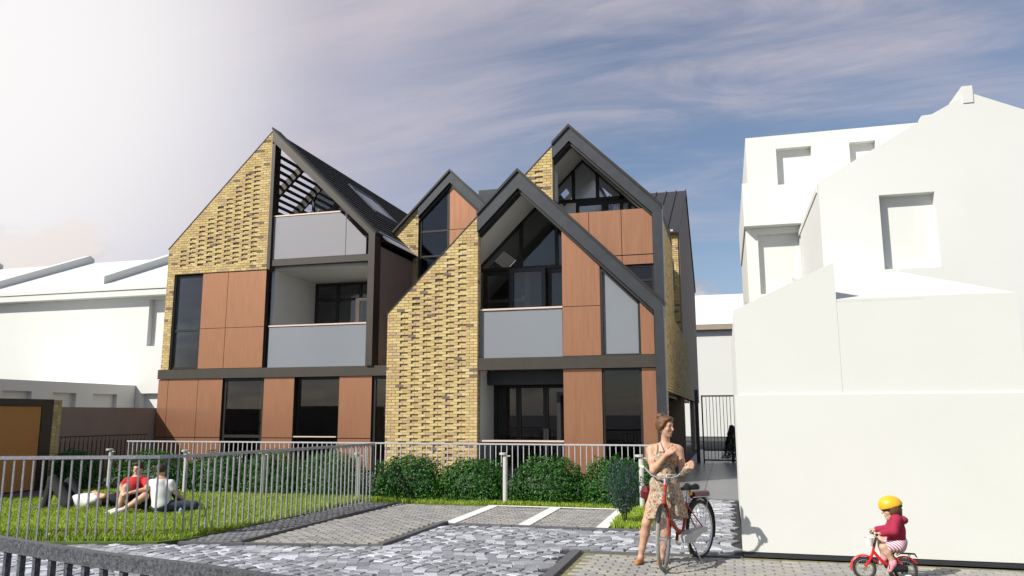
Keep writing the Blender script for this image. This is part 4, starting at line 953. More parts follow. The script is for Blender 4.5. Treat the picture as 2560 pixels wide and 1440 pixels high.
sel = p[(rr > .10) & (q.random(n) < .16)]; v, f, r = leafset(sel+q.normal(size=sel.shape)*.01, .020, q, .2); stuff(leafmesh('blossom', v, f, 'lavender_flower', r, lv))
for k in range(7):
    a = k*.9; part('stem', 'bark', lv, lambda b: b.tube([(-1.62+.02*math.cos(a), 12.5+.02*math.sin(a), -.02), (-1.62+.05*math.cos(a), 12.5+.05*math.sin(a), .25), (-1.62+.13*math.cos(a), 12.5+.13*math.sin(a), .62)], [.008, .006, .003], 5))
# little conifer by the gate
cf = thing('conifer', 'small dark conifer standing behind the gate against the white wall', 'tree', (.12, 29.4, 0))
n = 2600; hh = q.random(n); ang = q.uniform(0, 6.283, n); rr = .42*(1-hh*.85)*np.sqrt(q.uniform(.3, 1, n)); p = np.stack([.12+np.cos(ang)*rr, 29.4+np.sin(ang)*rr, .12+hh*1.15], 1)
v, f, r = leafset(p, .05, q, -.2); leafmesh('crown', v, f, 'conifer', r, cf)
part('trunk', 'bark', cf, lambda b: b.tube([(.12, 29.4, -.02), (.12, 29.4, 1.1)], [.05, .01], 6))

# ------------------------------------------------------------------ fences, gate, bollards
BAR = {}
def bar_mesh(w, d, h, m):
    k = (w, d, h, m)
    if k not in BAR:
        b = MB(); b.box(-w/2, w/2, -d/2, d/2, 0, h); me = b.mesh('bar'); me.materials.append(MT[m]); BAR[k] = me
    return BAR[k]
def fence(name, path, h, sp, bw, rw, rh, m, label, low=None, z0=0.0, start=.04):
    f = thing(name, label, 'fence', (path[0][0], path[0][1], z0))
    pts = [Vector((x, y, 0)) for x, y in path]
    b = MB(); n = len(pts); L_, R_ = [], []
    for i in range(n):
        d = (pts[min(i+1, n-1)]-pts[max(i-1, 0)]).normalized(); nn = Vector((-d.y, d.x, 0))*rw/2; L_.append(pts[i]+nn); R_.append(pts[i]-nn)
    def railb(za, zb, name_):
        bb = MB(); v = []
        for i in range(n): v += [(L_[i].x, L_[i].y, za), (R_[i].x, R_[i].y, za), (R_[i].x, R_[i].y, zb), (L_[i].x, L_[i].y, zb)]
        fs = [(0, 1, 2, 3), tuple((n-1)*4+k for k in (3, 2, 1, 0))]
        for i in range(n-1):
            for k in range(4): fs.append((i*4+k, (i+1)*4+k, (i+1)*4+(k+1) % 4, i*4+(k+1) % 4))
        bb.add(v, fs); bb.build(name_, m, f)
    railb(h-rh, h, 'rail')
    if low is not None: railb(low-.02, low+.02, 'lower_rail')
    me = bar_mesh(bw, bw, h-rh-z0-.002, m); s = start; acc = 0
    for i in range(n-1):
        a, c = pts[i], pts[i+1]; L = (c-a).length
        while s < acc+L:
            p = a+(c-a)*((s-acc)/L); inst(me, 'bar', f, (p.x, p.y, z0), math.atan2((c-a).y, (c-a).x)); s += sp
        acc += L
    return f
mid = [(-11.6, 7.95), (-9.9, 8.60), (-8.7, 9.02), (-8.0, 9.28), (-7.72, 9.42), (-7.52, 9.62), (-7.42, 9.95), (-7.36, 10.4), (-7.18, 11.7), (-7.0, 13.0), (-6.85, 14.5)]
fence('lawn_fence', mid, 1.13, .128, .022, .045, .045, 'galv', 'galvanised bar fence curving round the lawn in front of the seated men')
fence('back_fence', [(-13.75, 15.62), (-10.2, 15.66), (-6.85, 15.62), (-1.30, 15.5)], 1.10, .118, .016, .04, .03, 'galv_light', 'long pale metal railing behind the bushes, in front of the houses')
zfg = 1.0
pf = [PG(x, y, zfg) for x, y in ((-260, 1290), (0, 1341), (125, 1361), (250, 1380), (375, 1396), (500, 1411), (680, 1437), (900, 1462))]
fence('street_fence', [(x, y) for x, y in pf], zfg, .155, .030, .05, .072, 'galv_dark', 'dark weathered steel railing close to the viewer at lower left', start=.02)
fence('dark_railing', [(-17.6, 15.7), (-17.6, 18.2), (-17.6, 20.8)], 1.12, .16, .02, .04, .03, 'bronze_beam', 'dark brown railing in front of the garden wall at left')
# gate at the end of the passage
GYY = 28.4
gt = thing('gate', 'tall black bar gate closing the passage beside the white wall', 'gate', (-.35, GYY, 0))
gx0, gx1 = PY(1757, 1070, GYY)[0], PY(1839, 1070, GYY)[0]; gzt = PY(1800, 988, GYY)[1]; gzl = PY(1800, 1138, GYY)[1]
part('frame', 'black', gt, lambda b: (b.box(gx0-.02, gx0+.03, GYY-.03, GYY+.03, 0, gzt), b.box(gx1-.03, gx1+.02, GYY-.03, GYY+.03, 0, gzt), b.box(gx0+.03, gx1-.03, GYY-.02, GYY+.02, gzt-.05, gzt), b.box(gx0+.03, gx1-.03, GYY-.02, GYY+.02, .08, .13), b.box(gx0+.03, gx1-.03, GYY-.02, GYY+.02, .42, .47)))
for k in range(8):
    x = gx0+.03+(gx1-gx0-.06)*(k+1)/9; part('bar', 'black', gt, lambda b: b.tube([(x, GYY, .13), (x, GYY, gzt-.05)], .010, 6))
bxp('lock', 'black', gt, gx1-.16, gx1-.03, GYY-.03, GYY+.03, 1.0, 1.25)
pz = bxp('gate_post', 'anthracite', None, gx0-.24, gx0-.12, GYY-.06, GYY+.06, 0, gzt+.2); tag(pz, 'dark steel post left of the black gate at the house corner', 'post')
# bollard lights
def bollard(loc, h, label):
    t = thing('bollard_light', label, 'bollard', (*loc, 0), 'bollard lights along the planting')
    x, y = loc
    part('post', 'bollard', t, lambda b: b.lathe([(.045, -.02), (.045, h-.07), (.040, h-.06)], (x, y, 0), 14), smooth=False)
    part('cap', 'bollard', t, lambda b: b.lathe([(.030, 0), (.075, .012), (.078, .045), (.07, .05)], (x-.035, y-.01, h-.055), 16))
    part('bracket', 'bollard', t, lambda b: b.box(x-.02, x+.10, y-.025, y+.025, h-.075, h-.055))
for (px_, py_, pt, lb) in ((270, 1228, 1121, 'grey bollard light behind the seated man in red, leftmost'), (460, 1235, 1124, 'grey bollard light just right of the seated man in white'), (655, 1240, 1128, 'grey bollard light on the lawn halfway along the fence'), (893, 1250, 1131, 'grey bollard light at the far corner of the lawn fence'), (1263, 1261, 1131, 'grey bollard light between the bushes before the loggia'), (1606, 1271, 1136, 'grey bollard light directly left of the woman with the bicycle')):
    x, y = PG(px_, py_); bollard((x, y), PY(px_, pt, y)[1], lb)

# ------------------------------------------------------------------ implicit bodies: smooth union of tapered capsules, meshed with surface nets
class Body:
    def __init__(s, lo, hi, h):
        s.lo = np.array(lo, float); s.h = h; s.n = np.ceil((np.array(hi)-s.lo)/h).astype(int)+1
        s.f = np.full(s.n, 1.0, np.float32); s.lab = np.zeros(s.n, np.int8); s.best = np.full(s.n, 9.0, np.float32)
    def region(s, lo, hi):
        a = np.clip(np.floor((np.array(lo)-s.lo)/s.h).astype(int), 0, s.n-1); b = np.clip(np.ceil((np.array(hi)-s.lo)/s.h).astype(int)+1, 1, s.n)
        sl_ = tuple(slice(i, j) for i, j in zip(a, b))
        g_ = np.meshgrid(*[s.lo[k]+s.h*np.arange(a[k], b[k]) for k in range(3)], indexing='ij'); return sl_, np.stack(g_, -1)
    def put(s, sl_, d, k, lab):
        d = d.astype(np.float32); o = s.f[sl_]
        hh = np.clip(.5+.5*(o-d)/k, 0, 1); s.f[sl_] = o*(1-hh)+d*hh-k*hh*(1-hh)
        m = d < s.best[sl_]; s.lab[sl_] = np.where(m, lab, s.lab[sl_]); s.best[sl_] = np.where(m, d, s.best[sl_])
    def cone(s, a, b, ra, rb, lab=0, k=.02):
        a = np.array(a, float); b = np.array(b, float); R = max(ra, rb)+k*2+s.h*3
        sl_, p = s.region(np.minimum(a, b)-R, np.maximum(a, b)+R); ab = b-a; t = np.clip(((p-a)@ab)/max(ab@ab, 1e-9), 0, 1)
        s.put(sl_, np.linalg.norm(p-a-t[..., None]*ab, axis=-1)-(ra+(rb-ra)*t), k, lab)
    def chain(s, pts, rs, lab=0, k=.02):
        for i in range(len(pts)-1): s.cone(pts[i], pts[i+1], rs[i], rs[i+1], lab, k)
    def ell(s, c, r, lab=0, k=.02, axes=None):
        c = np.array(c, float); r = np.array(r, float); R = r.max()+k*2+s.h*3
        sl_, p = s.region(c-R, c+R); q = p-c
        if axes is not None: q = q@np.array(axes).T
        k0 = np.linalg.norm(q/r, axis=-1); k1 = np.linalg.norm(q/(r*r), axis=-1)+1e-6
        s.put(sl_, k0*(k0-1)/k1, k, lab)
    def cut(s, fn):                    # keep only where fn(p) < 0
        g_ = np.meshgrid(*[s.lo[k]+s.h*np.arange(s.n[k]) for k in range(3)], indexing='ij', sparse=True); s.f = np.maximum(s.f, fn(*g_).astype(np.float32))
    def hand(s, wr, d, n, lab=0, curl=.5, size=1.0, thumb=1):
        """palm along d, n = back of the hand; four fingers curl towards -n, thumb leaves the side"""
        wr = Vector(wr); d = Vector(d).normalized(); n = Vector(n); n = (n-d*n.dot(d)).normalized(); w = d.cross(n)*thumb; z = size
        for q in (-.028, -.010, .010, .026): s.cone(wr+w*q*.6*z, wr+d*.072*z+w*q*z, .015*z, .013*z, lab, .012)
        for i, (q, L) in enumerate(((.029, .92), (.010, 1.0), (-.010, .95), (-.028, .76))):
            p = wr+d*.074*z+w*q*z; dd = d.copy(); nn = n.copy(); rad = .0092*z
            for sg, (ln, c) in enumerate(((.034, curl), (.026, curl*1.3), (.020, curl))):
                rot = Matrix.Rotation(-c, 3, d.cross(n)); dd = (rot @ dd); p2 = p+dd*ln*L*z; s.cone(p, p2, rad, rad*.9, lab, .005); p = p2; rad *= .9
        t0 = wr+d*.022*z+w*.026*z; t1 = t0+(d*.6+w*.75-n*.35).normalized()*.036*z; t2 = t1+(d*.9+w*.1-n*.5).normalized()*.030*z
        s.chain([t0, t1, t2], [.013*z, .011*z, .009*z], lab, .008)
    def mesh(s, name, m, parent, cols=None, paint=()):
        f = s.f; sg = f < 0; nx, ny, nz = f.shape
        cnt = np.zeros((nx-1, ny-1, nz-1), np.int8)
        for i in (0, 1):
            for j in (0, 1):
                for k in (0, 1): cnt += sg[i:nx-1+i, j:ny-1+j, k:nz-1+k]
        act = (cnt > 0) & (cnt < 8); idx = np.full(act.shape, -1, np.int64); ids = np.argwhere(act); idx[act] = np.arange(len(ids))
        acc = np.zeros((len(ids), 3)); num = np.zeros(len(ids))
        I, J, K = ids.T
        corners = [(i, j, k) for i in (0, 1) for j in (0, 1) for k in (0, 1)]
        for c0 in corners:
            for ax in range(3):
                if c0[ax]: continue
                c1 = list(c0); c1[ax] = 1
                f0 = f[I+c0[0], J+c0[1], K+c0[2]]; f1 = f[I+c1[0], J+c1[1], K+c1[2]]; cr = (f0 < 0) != (f1 < 0)
                t = np.where(cr, f0/np.where(cr, f0-f1, 1), 0); p = np.tile(np.array(c0, float), (len(ids), 1)); p[:, ax] += t
                acc[cr] += p[cr]; num[cr] += 1
        v = s.lo+s.h*(ids+acc/num[:, None]); quads = []
        for ax in range(3):
            b_, c_ = (ax+1) % 3, (ax+2) % 3
            a0 = [slice(None)]*3; a1 = [slice(None)]*3; a0[ax] = slice(0, -1); a1[ax] = slice(1, None)
            ch = np.argwhere(sg[tuple(a0)] != sg[tuple(a1)]); ch = ch[(ch[:, b_] > 0) & (ch[:, c_] > 0) & (ch[:, b_] < f.shape[b_]-1) & (ch[:, c_] < f.shape[c_]-1)]
            inside = sg[tuple(ch.T)]; q = []
            for (db, dc) in ((-1, -1), (0, -1), (0, 0), (-1, 0)):
                e = ch.copy(); e[:, b_] += db; e[:, c_] += dc; q.append(idx[tuple(e.T)])
            q = np.stack(q, 1); q[~inside] = q[~inside][:, ::-1]; quads.append(q)
        F_ = np.concatenate(quads); F_ = F_[(F_ >= 0).all(1)]
        # two rounds of light smoothing
        for _ in range(2):
            sm = np.zeros_like(v); c = np.zeros(len(v))
            for a, b_ in ((0, 1), (1, 2), (2, 3), (3, 0)):
                np.add.at(sm, F_[:, a], v[F_[:, b_]]); np.add.at(c, F_[:, a], 1); np.add.at(sm, F_[:, b_], v[F_[:, a]]); np.add.at(c, F_[:, b_], 1)
            v = v*.6+.4*sm/np.maximum(c, 1)[:, None]
        me = bpy.data.meshes.new(name); n = len(F_)
        me.vertices.add(len(v)); me.vertices.foreach_set('co', v.astype(np.float32).ravel()); me.loops.add(n*4); me.loops.foreach_set('vertex_index', F_.astype(np.int32).ravel()); me.polygons.add(n); me.polygons.foreach_set('loop_start', np.arange(0, n*4, 4, dtype=np.int32))
        me.polygons.foreach_set('use_smooth', np.ones(n, bool))
        if cols:
            lab = s.lab[I, J, K]; cc = np.ones((len(v), 4), np.float32)
            for l, c in cols.items(): cc[lab == l, :3] = c
            for (p, r, c) in paint:
                w = np.clip(1.4-np.linalg.norm((v-np.array(p))/np.array(r), axis=1), 0, 1)[:, None]; cc[:, :3] = cc[:, :3]*(1-w)+np.array(c)*w
            at = me.attributes.new('Col', 'FLOAT_COLOR', 'POINT'); at.data.foreach_set('color', cc.ravel())
        me.update(calc_edges=True); me.validate(); me.materials.append(MT[m])
        o = bpy.data.objects.new(name, me); link(o, parent); o.matrix_parent_inverse = Matrix.Translation(-parent_world(parent)); return o
SK = (.56, .33, .22); SKP = (.60, .36, .26); LIP = (.42, .14, .11); EYE = (.05, .03, .025); BRW = (.14, .075, .04)
def head(B, c, f, sz=1.0, lab=0):
    """head with jaw, nose, ears; returns paint spots"""
    c = Vector(c); f = Vector(f).normalized(); up = Vector((0, 0, 1)); up = (up-f*up.dot(f)).normalized(); s = f.cross(up); A = [list(s), list(f), list(up)]
    P_ = lambda a, b, e: c+s*a*sz+f*b*sz+up*e*sz
    B.ell(P_(0, 0, .015), (.073*sz, .092*sz, .098*sz), lab, .02, A)
    B.ell(P_(0, .032, -.055), (.052*sz, .052*sz, .055*sz), lab, .03, A)
    B.ell(P_(0, .070, -.092), (.022*sz, .018*sz, .016*sz), lab, .025, A)
    B.cone(P_(0, .088, .020), P_(0, .112, -.022), .009*sz, .012*sz, lab, .012)
    B.cone(P_(-.03, .078, .035), P_(.03, .078, .035), .012*sz, .012*sz, lab, .015)
    B.cone(P_(-.014, .090, -.058), P_(.014, .090, -.058), .008*sz, .008*sz, lab, .010)
    for e in (-1, 1): B.ell(P_(e*.073, -.005, .0), (.008*sz, .020*sz, .030*sz), lab, .008, A); B.ell(P_(e*.040, .066, -.020), (.018*sz, .016*sz, .02*sz), lab, .02, A)
    r = .011*sz
    return P_, [(P_(e*.032, .090, .012), (r*1.3, r*1.3, r*.7), EYE) for e in (-1, 1)]+[(P_(e*.032, .092, .034), (r*1.7, r*1.7, r*.5), BRW) for e in (-1, 1)]+[(P_(0, .100, -.058), (r*1.8, r*1.8, r*.8), LIP)]

# ------------------------------------------------------------------ woman with the red bicycle
WX0, WY0 = -.80, 9.30
def wp(x, y, z): return (WX0+x, WY0+y, z)
woman = thing('person', 'woman in a short floral dress standing behind a red bicycle, looking to the side', 'person', (WX0-.1, WY0, 0))
hf = Vector((.86, -.50, -.10)).normalized(); hc = Vector(wp(.092, -.015, 1.535))
HB = {}                                # handlebar ends, filled in below
# bicycle frame of reference first, the left hand closes on its grip
PF, PR_ = Vector((-.790, 8.93, 0)), Vector((-.375, 9.80, 0))
class Bike:
    def __init__(s, pf, pr): s.o = pr; s.L = (pf-pr).length; s.U = (pf-pr).normalized(); s.S = Vector((-s.U.y, s.U.x, 0))
    def __call__(s, a, w, z): p = s.o+s.U*a+s.S*w; return (p.x, p.y, z)
bk = Bike(PF, PR_)
# steered front end: same coordinates, turned about the head tube
class Steer(Bike):
    def __init__(s, b, deg, piv):
        s.L = b.L; s.U = Matrix.Rotation(math.radians(deg), 3, 'Z') @ b.U; s.S = Vector((-s.U.y, s.U.x, 0)); s.o = b.o+b.U*piv-s.U*piv
fk = Steer(bk, 19, bk.L-.16)
bar_r, bar_l = fk(.70, -.285, 1.09), fk(.70, .285, 1.09)
img_right = max((bar_r, bar_l), key=lambda p: p[0]); img_left = min((bar_r, bar_l), key=lambda p: p[0])
B = Body((-1.25, 8.75, -.01), (-.15, 9.65, 1.72), .0062)
B.ell(wp(.06, .01, .86), (.155, .115, .115), 0, .03); B.chain([wp(.06, .0, .90), wp(.075, .0, 1.06)], [.118, .100], 0, .04)
B.ell(wp(.08, .0, 1.19), (.138, .098, .145), 0, .04)
for e in (-.062, .062): B.ell(wp(.078+e, -.075, 1.175), (.056, .050, .055), 0, .03)
B.chain([wp(-.055, .01, 1.29), wp(.08, .01, 1.315), wp(.215, .01, 1.29)], [.048, .05, .048], 0, .04)
B.chain([wp(.083, .012, 1.31), wp(.090, -.005, 1.44)], [.050, .044], 0, .025)
HP, hpaint = head(B, hc, hf)
S1, E1, W1 = Vector(wp(-.085, .005, 1.275)), Vector(wp(-.055, -.085, 1.035)), Vector(wp(.115, -.185, 1.235))
B.chain([S1, S1.lerp(E1, .5), E1], [.047, .043, .036], 0, .03); B.chain([E1, E1.lerp(W1, .3), W1], [.036, .037, .023], 0, .02)
B.hand(W1, (.75, .12, .55), (.0, -1, .45), 0, .22, 1.0, -1)
W2 = Vector(img_right)+Vector((.005, .055, .050)); S2, E2 = Vector(wp(.245, .01, 1.272)), Vector(wp(.268, .02, 1.015))
B.chain([S2, S2.lerp(E2, .5), E2], [.047, .042, .035], 0, .03); B.chain([E2, E2.lerp(W2, .3), W2], [.035, .036, .023], 0, .02)
B.hand(W2, (Vector(img_right)-W2)+Vector((.0, -.045, .01)), (.25, -.2, 1), 0, .85, 1.0, 1)
h1, k1, a1 = wp(-.02, .01, .82), wp(-.150, -.035, .455), wp(-.232, .02, .075)
h2, k2, a2 = wp(.145, .01, .82), wp(.080, .02, .455), wp(.005, .085, .075)
for h_, k_, a_ in ((h1, k1, a1), (h2, k2, a2)):
    h_, k_, a_ = Vector(h_), Vector(k_), Vector(a_)
    B.chain([h_, h_.lerp(k_, .5), k_], [.082, .070, .052], 0, .03); cf_ = k_.lerp(a_, .32)+Vector((0, .018, 0)); B.chain([k_, cf_, k_.lerp(a_, .75), a_], [.050, .054, .036, .031], 0, .025)
    B.chain([a_, a_+Vector((-.005, .035, -.035))], [.032, .028], 0, .02); B.chain([a_+Vector((0, 0, -.02)), a_+Vector((-.02, -.10, -.045)), a_+Vector((-.026, -.15, -.055))], [.030, .026, .018], 0, .02)
B.mesh('body', 'skin', woman, {0: SK}, hpaint)
# dress
D = Body((-1.15, 9.0, .48), (-.38, 9.6, 1.36), .0075)
D.ell(wp(.06, .01, .88), (.172, .132, .14), 0, .03); D.chain([wp(.063, .0, .93), wp(.075, .0, 1.06)], [.128, .112], 0, .04); D.ell(wp(.08, .0, 1.18), (.150, .111, .135), 0, .03)
for e in (-.062, .062): D.ell(wp(.078+e, -.080, 1.175), (.062, .056, .062), 0, .03)
sl_, p = D.region((-1.15, 9.0, .48), (-.38, 9.6, 1.02)); q_ = p-np.array(wp(.07, .015, 0)); th = np.arctan2(q_[..., 1], q_[..., 0]); tt = np.clip((.99-q_[..., 2])/.48, 0, 1)
rad = np.hypot(q_[..., 0], q_[..., 1]*1.25); D.put(sl_, (rad-(.120+.115*tt**.75+.014*tt*np.sin(th*7+1.2)+.008*tt*np.sin(th*13)))*.8, .02, 0)
D.cut(lambda x, y, z: np.maximum(.515+.012*np.sin((x+y)*31)-z, z-1.265-.0*x)); 
D.mesh('dress', 'floral', woman)
part('belt', 'cream', woman, lambda b: b.tube([wp(.07+.128*math.cos(t), .0+.112*math.sin(t), 1.0+.006*math.sin(3*t)) for t in np.linspace(0, 6.283, 28)[:-1]], .008, 6, closed=True))
part('belt_tie', 'cream', woman, lambda b: (b.tube([wp(.10, -.125, 1.0), wp(.115, -.165, .90), wp(.125, -.205, .76)], .006, 5), b.tube([wp(.10, -.125, 1.0), wp(.085, -.16, .92), wp(.07, -.19, .82)], .006, 5)))
for e in (-1, 1): part('strap', 'floral', woman, lambda b: b.tube([wp(.08+e*.085, -.10, 1.22), wp(.08+e*.082, -.05, 1.325), wp(.08+e*.08, .03, 1.345), wp(.08+e*.075, .10, 1.25)], .011, 6))
part('cord_necklace', 'dark_red', woman, lambda b: b.tube([wp(.035, .0, 1.375), wp(.045, -.055, 1.34), wp(.075, -.105, 1.265), wp(.082, -.115, 1.22)], .004, 5))
# hair: cap, wisps and a loose bun
Hh = Body(tuple(hc-Vector((.17, .17, .16))), tuple(hc+Vector((.17, .17, .24))), .006)
A_ = [list(hf.cross(Vector((0, 0, 1))).normalized()), list(hf), [0, 0, 1]]
Hh.ell(HP(0, -.012, .035), (.088, .102, .100), 0, .02, A_); Hh.ell(HP(0, .055, .098), (.060, .040, .026), 0, .02, A_)
for k in range(9):
    a = k*.7; Hh.ell(HP(math.cos(a)*.030, -.060+math.sin(a)*.022, .115+.012*math.sin(a*2.3)), (.038, .034, .032), 0, .012, A_)
for e in (-1, 1): Hh.chain([HP(e*.074, .045, .07), HP(e*.084, .010, .01), HP(e*.080, -.03, -.04)], [.016, .018, .014], 0, .015)
Hh.chain([HP(0, -.085, .02), HP(0, -.072, -.06)], [.045, .028], 0, .02)
fv = np.array(hf); hcn = np.array(hc)
Hh.cut(lambda x, y, z: -np.maximum(np.maximum(.058-((x-hcn[0])*fv[0]+(y-hcn[1])*fv[1]), (z-hcn[2])-.068), -1))
Hh.mesh('hair', 'hair', woman)
for a_ in (a1, a2):
    a_ = Vector(a_); S_ = Body(tuple(a_+Vector((-.09, -.22, -.085))), tuple(a_+Vector((.07, .08, .03))), .006)
    S_.chain([a_+Vector((-.004, .034, -.042)), a_+Vector((-.012, -.06, -.046)), a_+Vector((-.024, -.135, -.054)), a_+Vector((-.027, -.160, -.056))], [.034, .035, .031, .022], 0, .02)
    S_.cut(lambda x, y, z: np.maximum(-(z-.002), z-.058-.0*x)); S_.mesh('shoe', 'shoe', woman)
bagp = part('shoulder_bag', 'dark_red', woman, lambda b: b.lathe([(.03, 0), (.065, .02), (.07, .09), (.04, .15)], wp(-.16, .12, .70), 10))

# ------------------------------------------------------------------ bicycles
def torus_pts(c, R, u, n=40): return [tuple(Vector(c)+Vector(u)*(R*math.cos(t))+Vector((0, 0, R*math.sin(t)))) for t in np.linspace(0, 2*math.pi, n+1)[:-1]]
def wheel(parent, bk, a, R, tr, tm, hub='steel', nsp=28, z=None):
    c = bk(a, 0, z or R); rim = part('wheel', 'steel', parent, lambda b: b.tube(torus_pts(c, R-tr*1.9, bk.U, 44), tr*.55, 6, closed=True))
    part('tyre', tm, rim, lambda b: b.tube(torus_pts(c, R-tr, bk.U, 44), tr, 8, closed=True))
    def sp(b):
        for k in range(nsp):
            t = 2*math.pi*k/nsp; o = .03 if k % 2 else -.03; p = Vector(c)+bk.S*o; q = Vector(c)+bk.U*(R-tr*2)*math.cos(t)+Vector((0, 0, (R-tr*2)*math.sin(t))); b.tube([p, q], .0016, 4, caps=False)
    part('spokes', 'steel', rim, sp)
    part('hub', hub, rim, lambda b: b.tube([tuple(Vector(c)-bk.S*.045), tuple(Vector(c)+bk.S*.045)], .020, 10))
    return rim
def mudguard(parent, bk, a, R, t0, t1, w, m, z=None):
    b = MB(); v = []; n = 18; c = Vector(bk(a, 0, z or R))
    for i in range(n+1):
        t = math.radians(t0+(t1-t0)*i/n); d = bk.U*math.cos(t)+Vector((0, 0, math.sin(t)))
        for (s_, rr_) in ((-w, R-.008), (-w*.5, R+.006), (w*.5, R+.006), (w, R-.008), (w*.5, R+.002), (-w*.5, R+.002)): p = c+d*rr_+bk.S*s_; v.append(tuple(p))
    f = [(i*6+k, i*6+(k+1) % 6, (i+1)*6+(k+1) % 6, (i+1)*6+k) for i in range(n) for k in range(6)]+[tuple(range(6)), tuple(n*6+k for k in range(5, -1, -1))]
    b.add(v, f); return b.build('mudguard', m, parent)
red = thing('bicycle', 'red step-through bicycle with upright handlebar held by the woman', 'bicycle', tuple((PF+PR_)/2))
L = bk.L; R = .335
wheel(red, fk, L, R, .021, 'tyre_grey'); wheel(red, bk, 0, R, .021, 'rubber')
part('frame', 'red_paint', red, lambda b: (
    b.tube([bk(L-.185, 0, .90), bk(L-.135, 0, .66)], .020, 10), b.tube([bk(L-.145, 0, .72), bk(L-.30, 0, .47), bk(.46, 0, .315)], .023, 10),
    b.tube([bk(.44, 0, .285), bk(.30, 0, .66)], .018, 10), b.tube([bk(.44, .035, .285), bk(0, .055, R)], .010, 8), b.tube([bk(.44, -.035, .285), bk(0, -.055, R)], .010, 8),
    b.tube([bk(.315, .02, .62), bk(0, .055, R)], .008, 8), b.tube([bk(.315, -.02, .62), bk(0, -.055, R)], .008, 8), b.tube([bk(.44, -.045, .285), bk(.44, .045, .285)], .026, 10)))
part('fork', 'red_paint', red, lambda b: [b.tube([fk(L-.135, 0, .67), fk(L-.125, s_*.045, .62), fk(L-.045, s_*.05, .43), fk(L, s_*.05, R)], [.016, .014, .012, .010], 8) for s_ in (-1, 1)])
hb = part('handlebar', 'steel', red, lambda b: (b.tube([fk(L-.180, 0, .88), fk(L-.205, 0, .985)], .013, 8), b.tube([fk(.70, -.285, 1.09), fk(.745, -.225, 1.075), fk(L-.20, -.15, 1.0), fk(L-.195, -.08, .975), fk(L-.195, 0, .975), fk(L-.195, .08, .975), fk(L-.20, .15, 1.0), fk(.745, .225, 1.075), fk(.70, .285, 1.09)], .0115, 10)))
for s_ in (-1, 1): part('grip', 'cream', hb, lambda b: b.tube([fk(.69, s_*.293, 1.092), fk(.745, s_*.232, 1.078)], .0165, 10))
for s_ in (-1, 1): part('brake_lever', 'steel', hb, lambda b: b.tube([fk(.74, s_*.20, 1.05), fk(.70, s_*.235, 1.03), fk(.65, s_*.275, 1.045)], .005, 6))
part('headlamp', 'steel', red, lambda b: b.lathe([(.012, 0), (.030, .02), (.036, .05), (.03, .055)], fk(L-.145, 0, .80), 14, 'y'))
part('seat_post', 'steel', red, lambda b: b.tube([bk(.305, 0, .64), bk(.275, 0, .80)], .013, 8))
sd = Body(tuple(Vector(bk(.26, 0, .80))-Vector((.22, .22, .09))), tuple(Vector(bk(.26, 0, .80))+Vector((.22, .22, .10))), .008)
sd.chain([bk(.40, 0, .825), bk(.28, 0, .825)], [.022, .04], 0, .03)
for s_ in (-1, 1): sd.chain([bk(.27, s_*.03, .825), bk(.17, s_*.055, .83)], [.03, .045], 0, .03)
sd.cut(lambda x, y, z: .805-z+0*x+0*y); sd.mesh('saddle', 'black', red)
mudguard(red, bk, 0, R+.018, 25, 205, .028, 'black'); mudguard(red, fk, L, R+.018, 35, 170, .028, 'black')
part('rear_rack', 'steel', red, lambda b: ([b.tube([bk(.24, s_*.05, .72), bk(-.20, s_*.05, .70)], .005, 6) for s_ in (-1, 1)], [b.tube([bk(-.12, s_*.05, .70), bk(0, s_*.06, R)], .004, 6) for s_ in (-1, 1)], [b.tube([bk(x_, -.05, .71), bk(x_, .05, .71)], .004, 6) for x_ in (.12, 0, -.12)]))
part('rack_box', 'dark_red', red, lambda b: b.tube([bk(.16, 0, .735), bk(-.20, 0, .725)], .045, 6))
part('cloth', 'yellow', red, lambda b: b.lathe([(.01, 0), (.035, .015), (.03, .05), (.012, .065)], bk(.235, .0, .735), 9))
def cranks(parent, bk, a, z, cr, ang, m='steel', s=.06):
    part('chain_ring', m, parent, lambda b: b.tube([bk(a, -s*.75, z), bk(a, -s*.62, z)], cr*.55, 20))
    for k, e in ((ang, -1), (ang+180, 1)):
        t = math.radians(k); p = bk(a+cr*math.cos(t), e*s, z+cr*math.sin(t))
        c = part('crank', m, parent, lambda b: b.tube([bk(a, e*s, z), p], .009, 8)); q = bk(a+cr*math.cos(t), e*(s+.09), z+cr*math.sin(t))
        part('pedal', 'black', c, lambda b: b.tube([bk(a+cr*math.cos(t), e*(s+.012), z+cr*math.sin(t)), q], .022, 6))
cranks(red, bk, .44, .285, .165, 75)
part('chain_guard', 'galv_light', red, lambda b: b.tube([bk(.56, bk.S.x and .058, .285), bk(.40, .058, .30), bk(.10, .058, .345), bk(-.03, .058, .335)], [.055, .085, .045, .035], 4))
part('kickstand', 'steel', red, lambda b: b.tube([bk(.36, .06, .27), bk(.30, .17, .005)], .008, 6))
part('cable', 'black', red, lambda b: (b.tube([fk(.74, .20, 1.04), fk(L-.08, .10, 1.03), fk(L-.08, .03, .85), fk(L-.12, .02, .70)], .003, 5)))

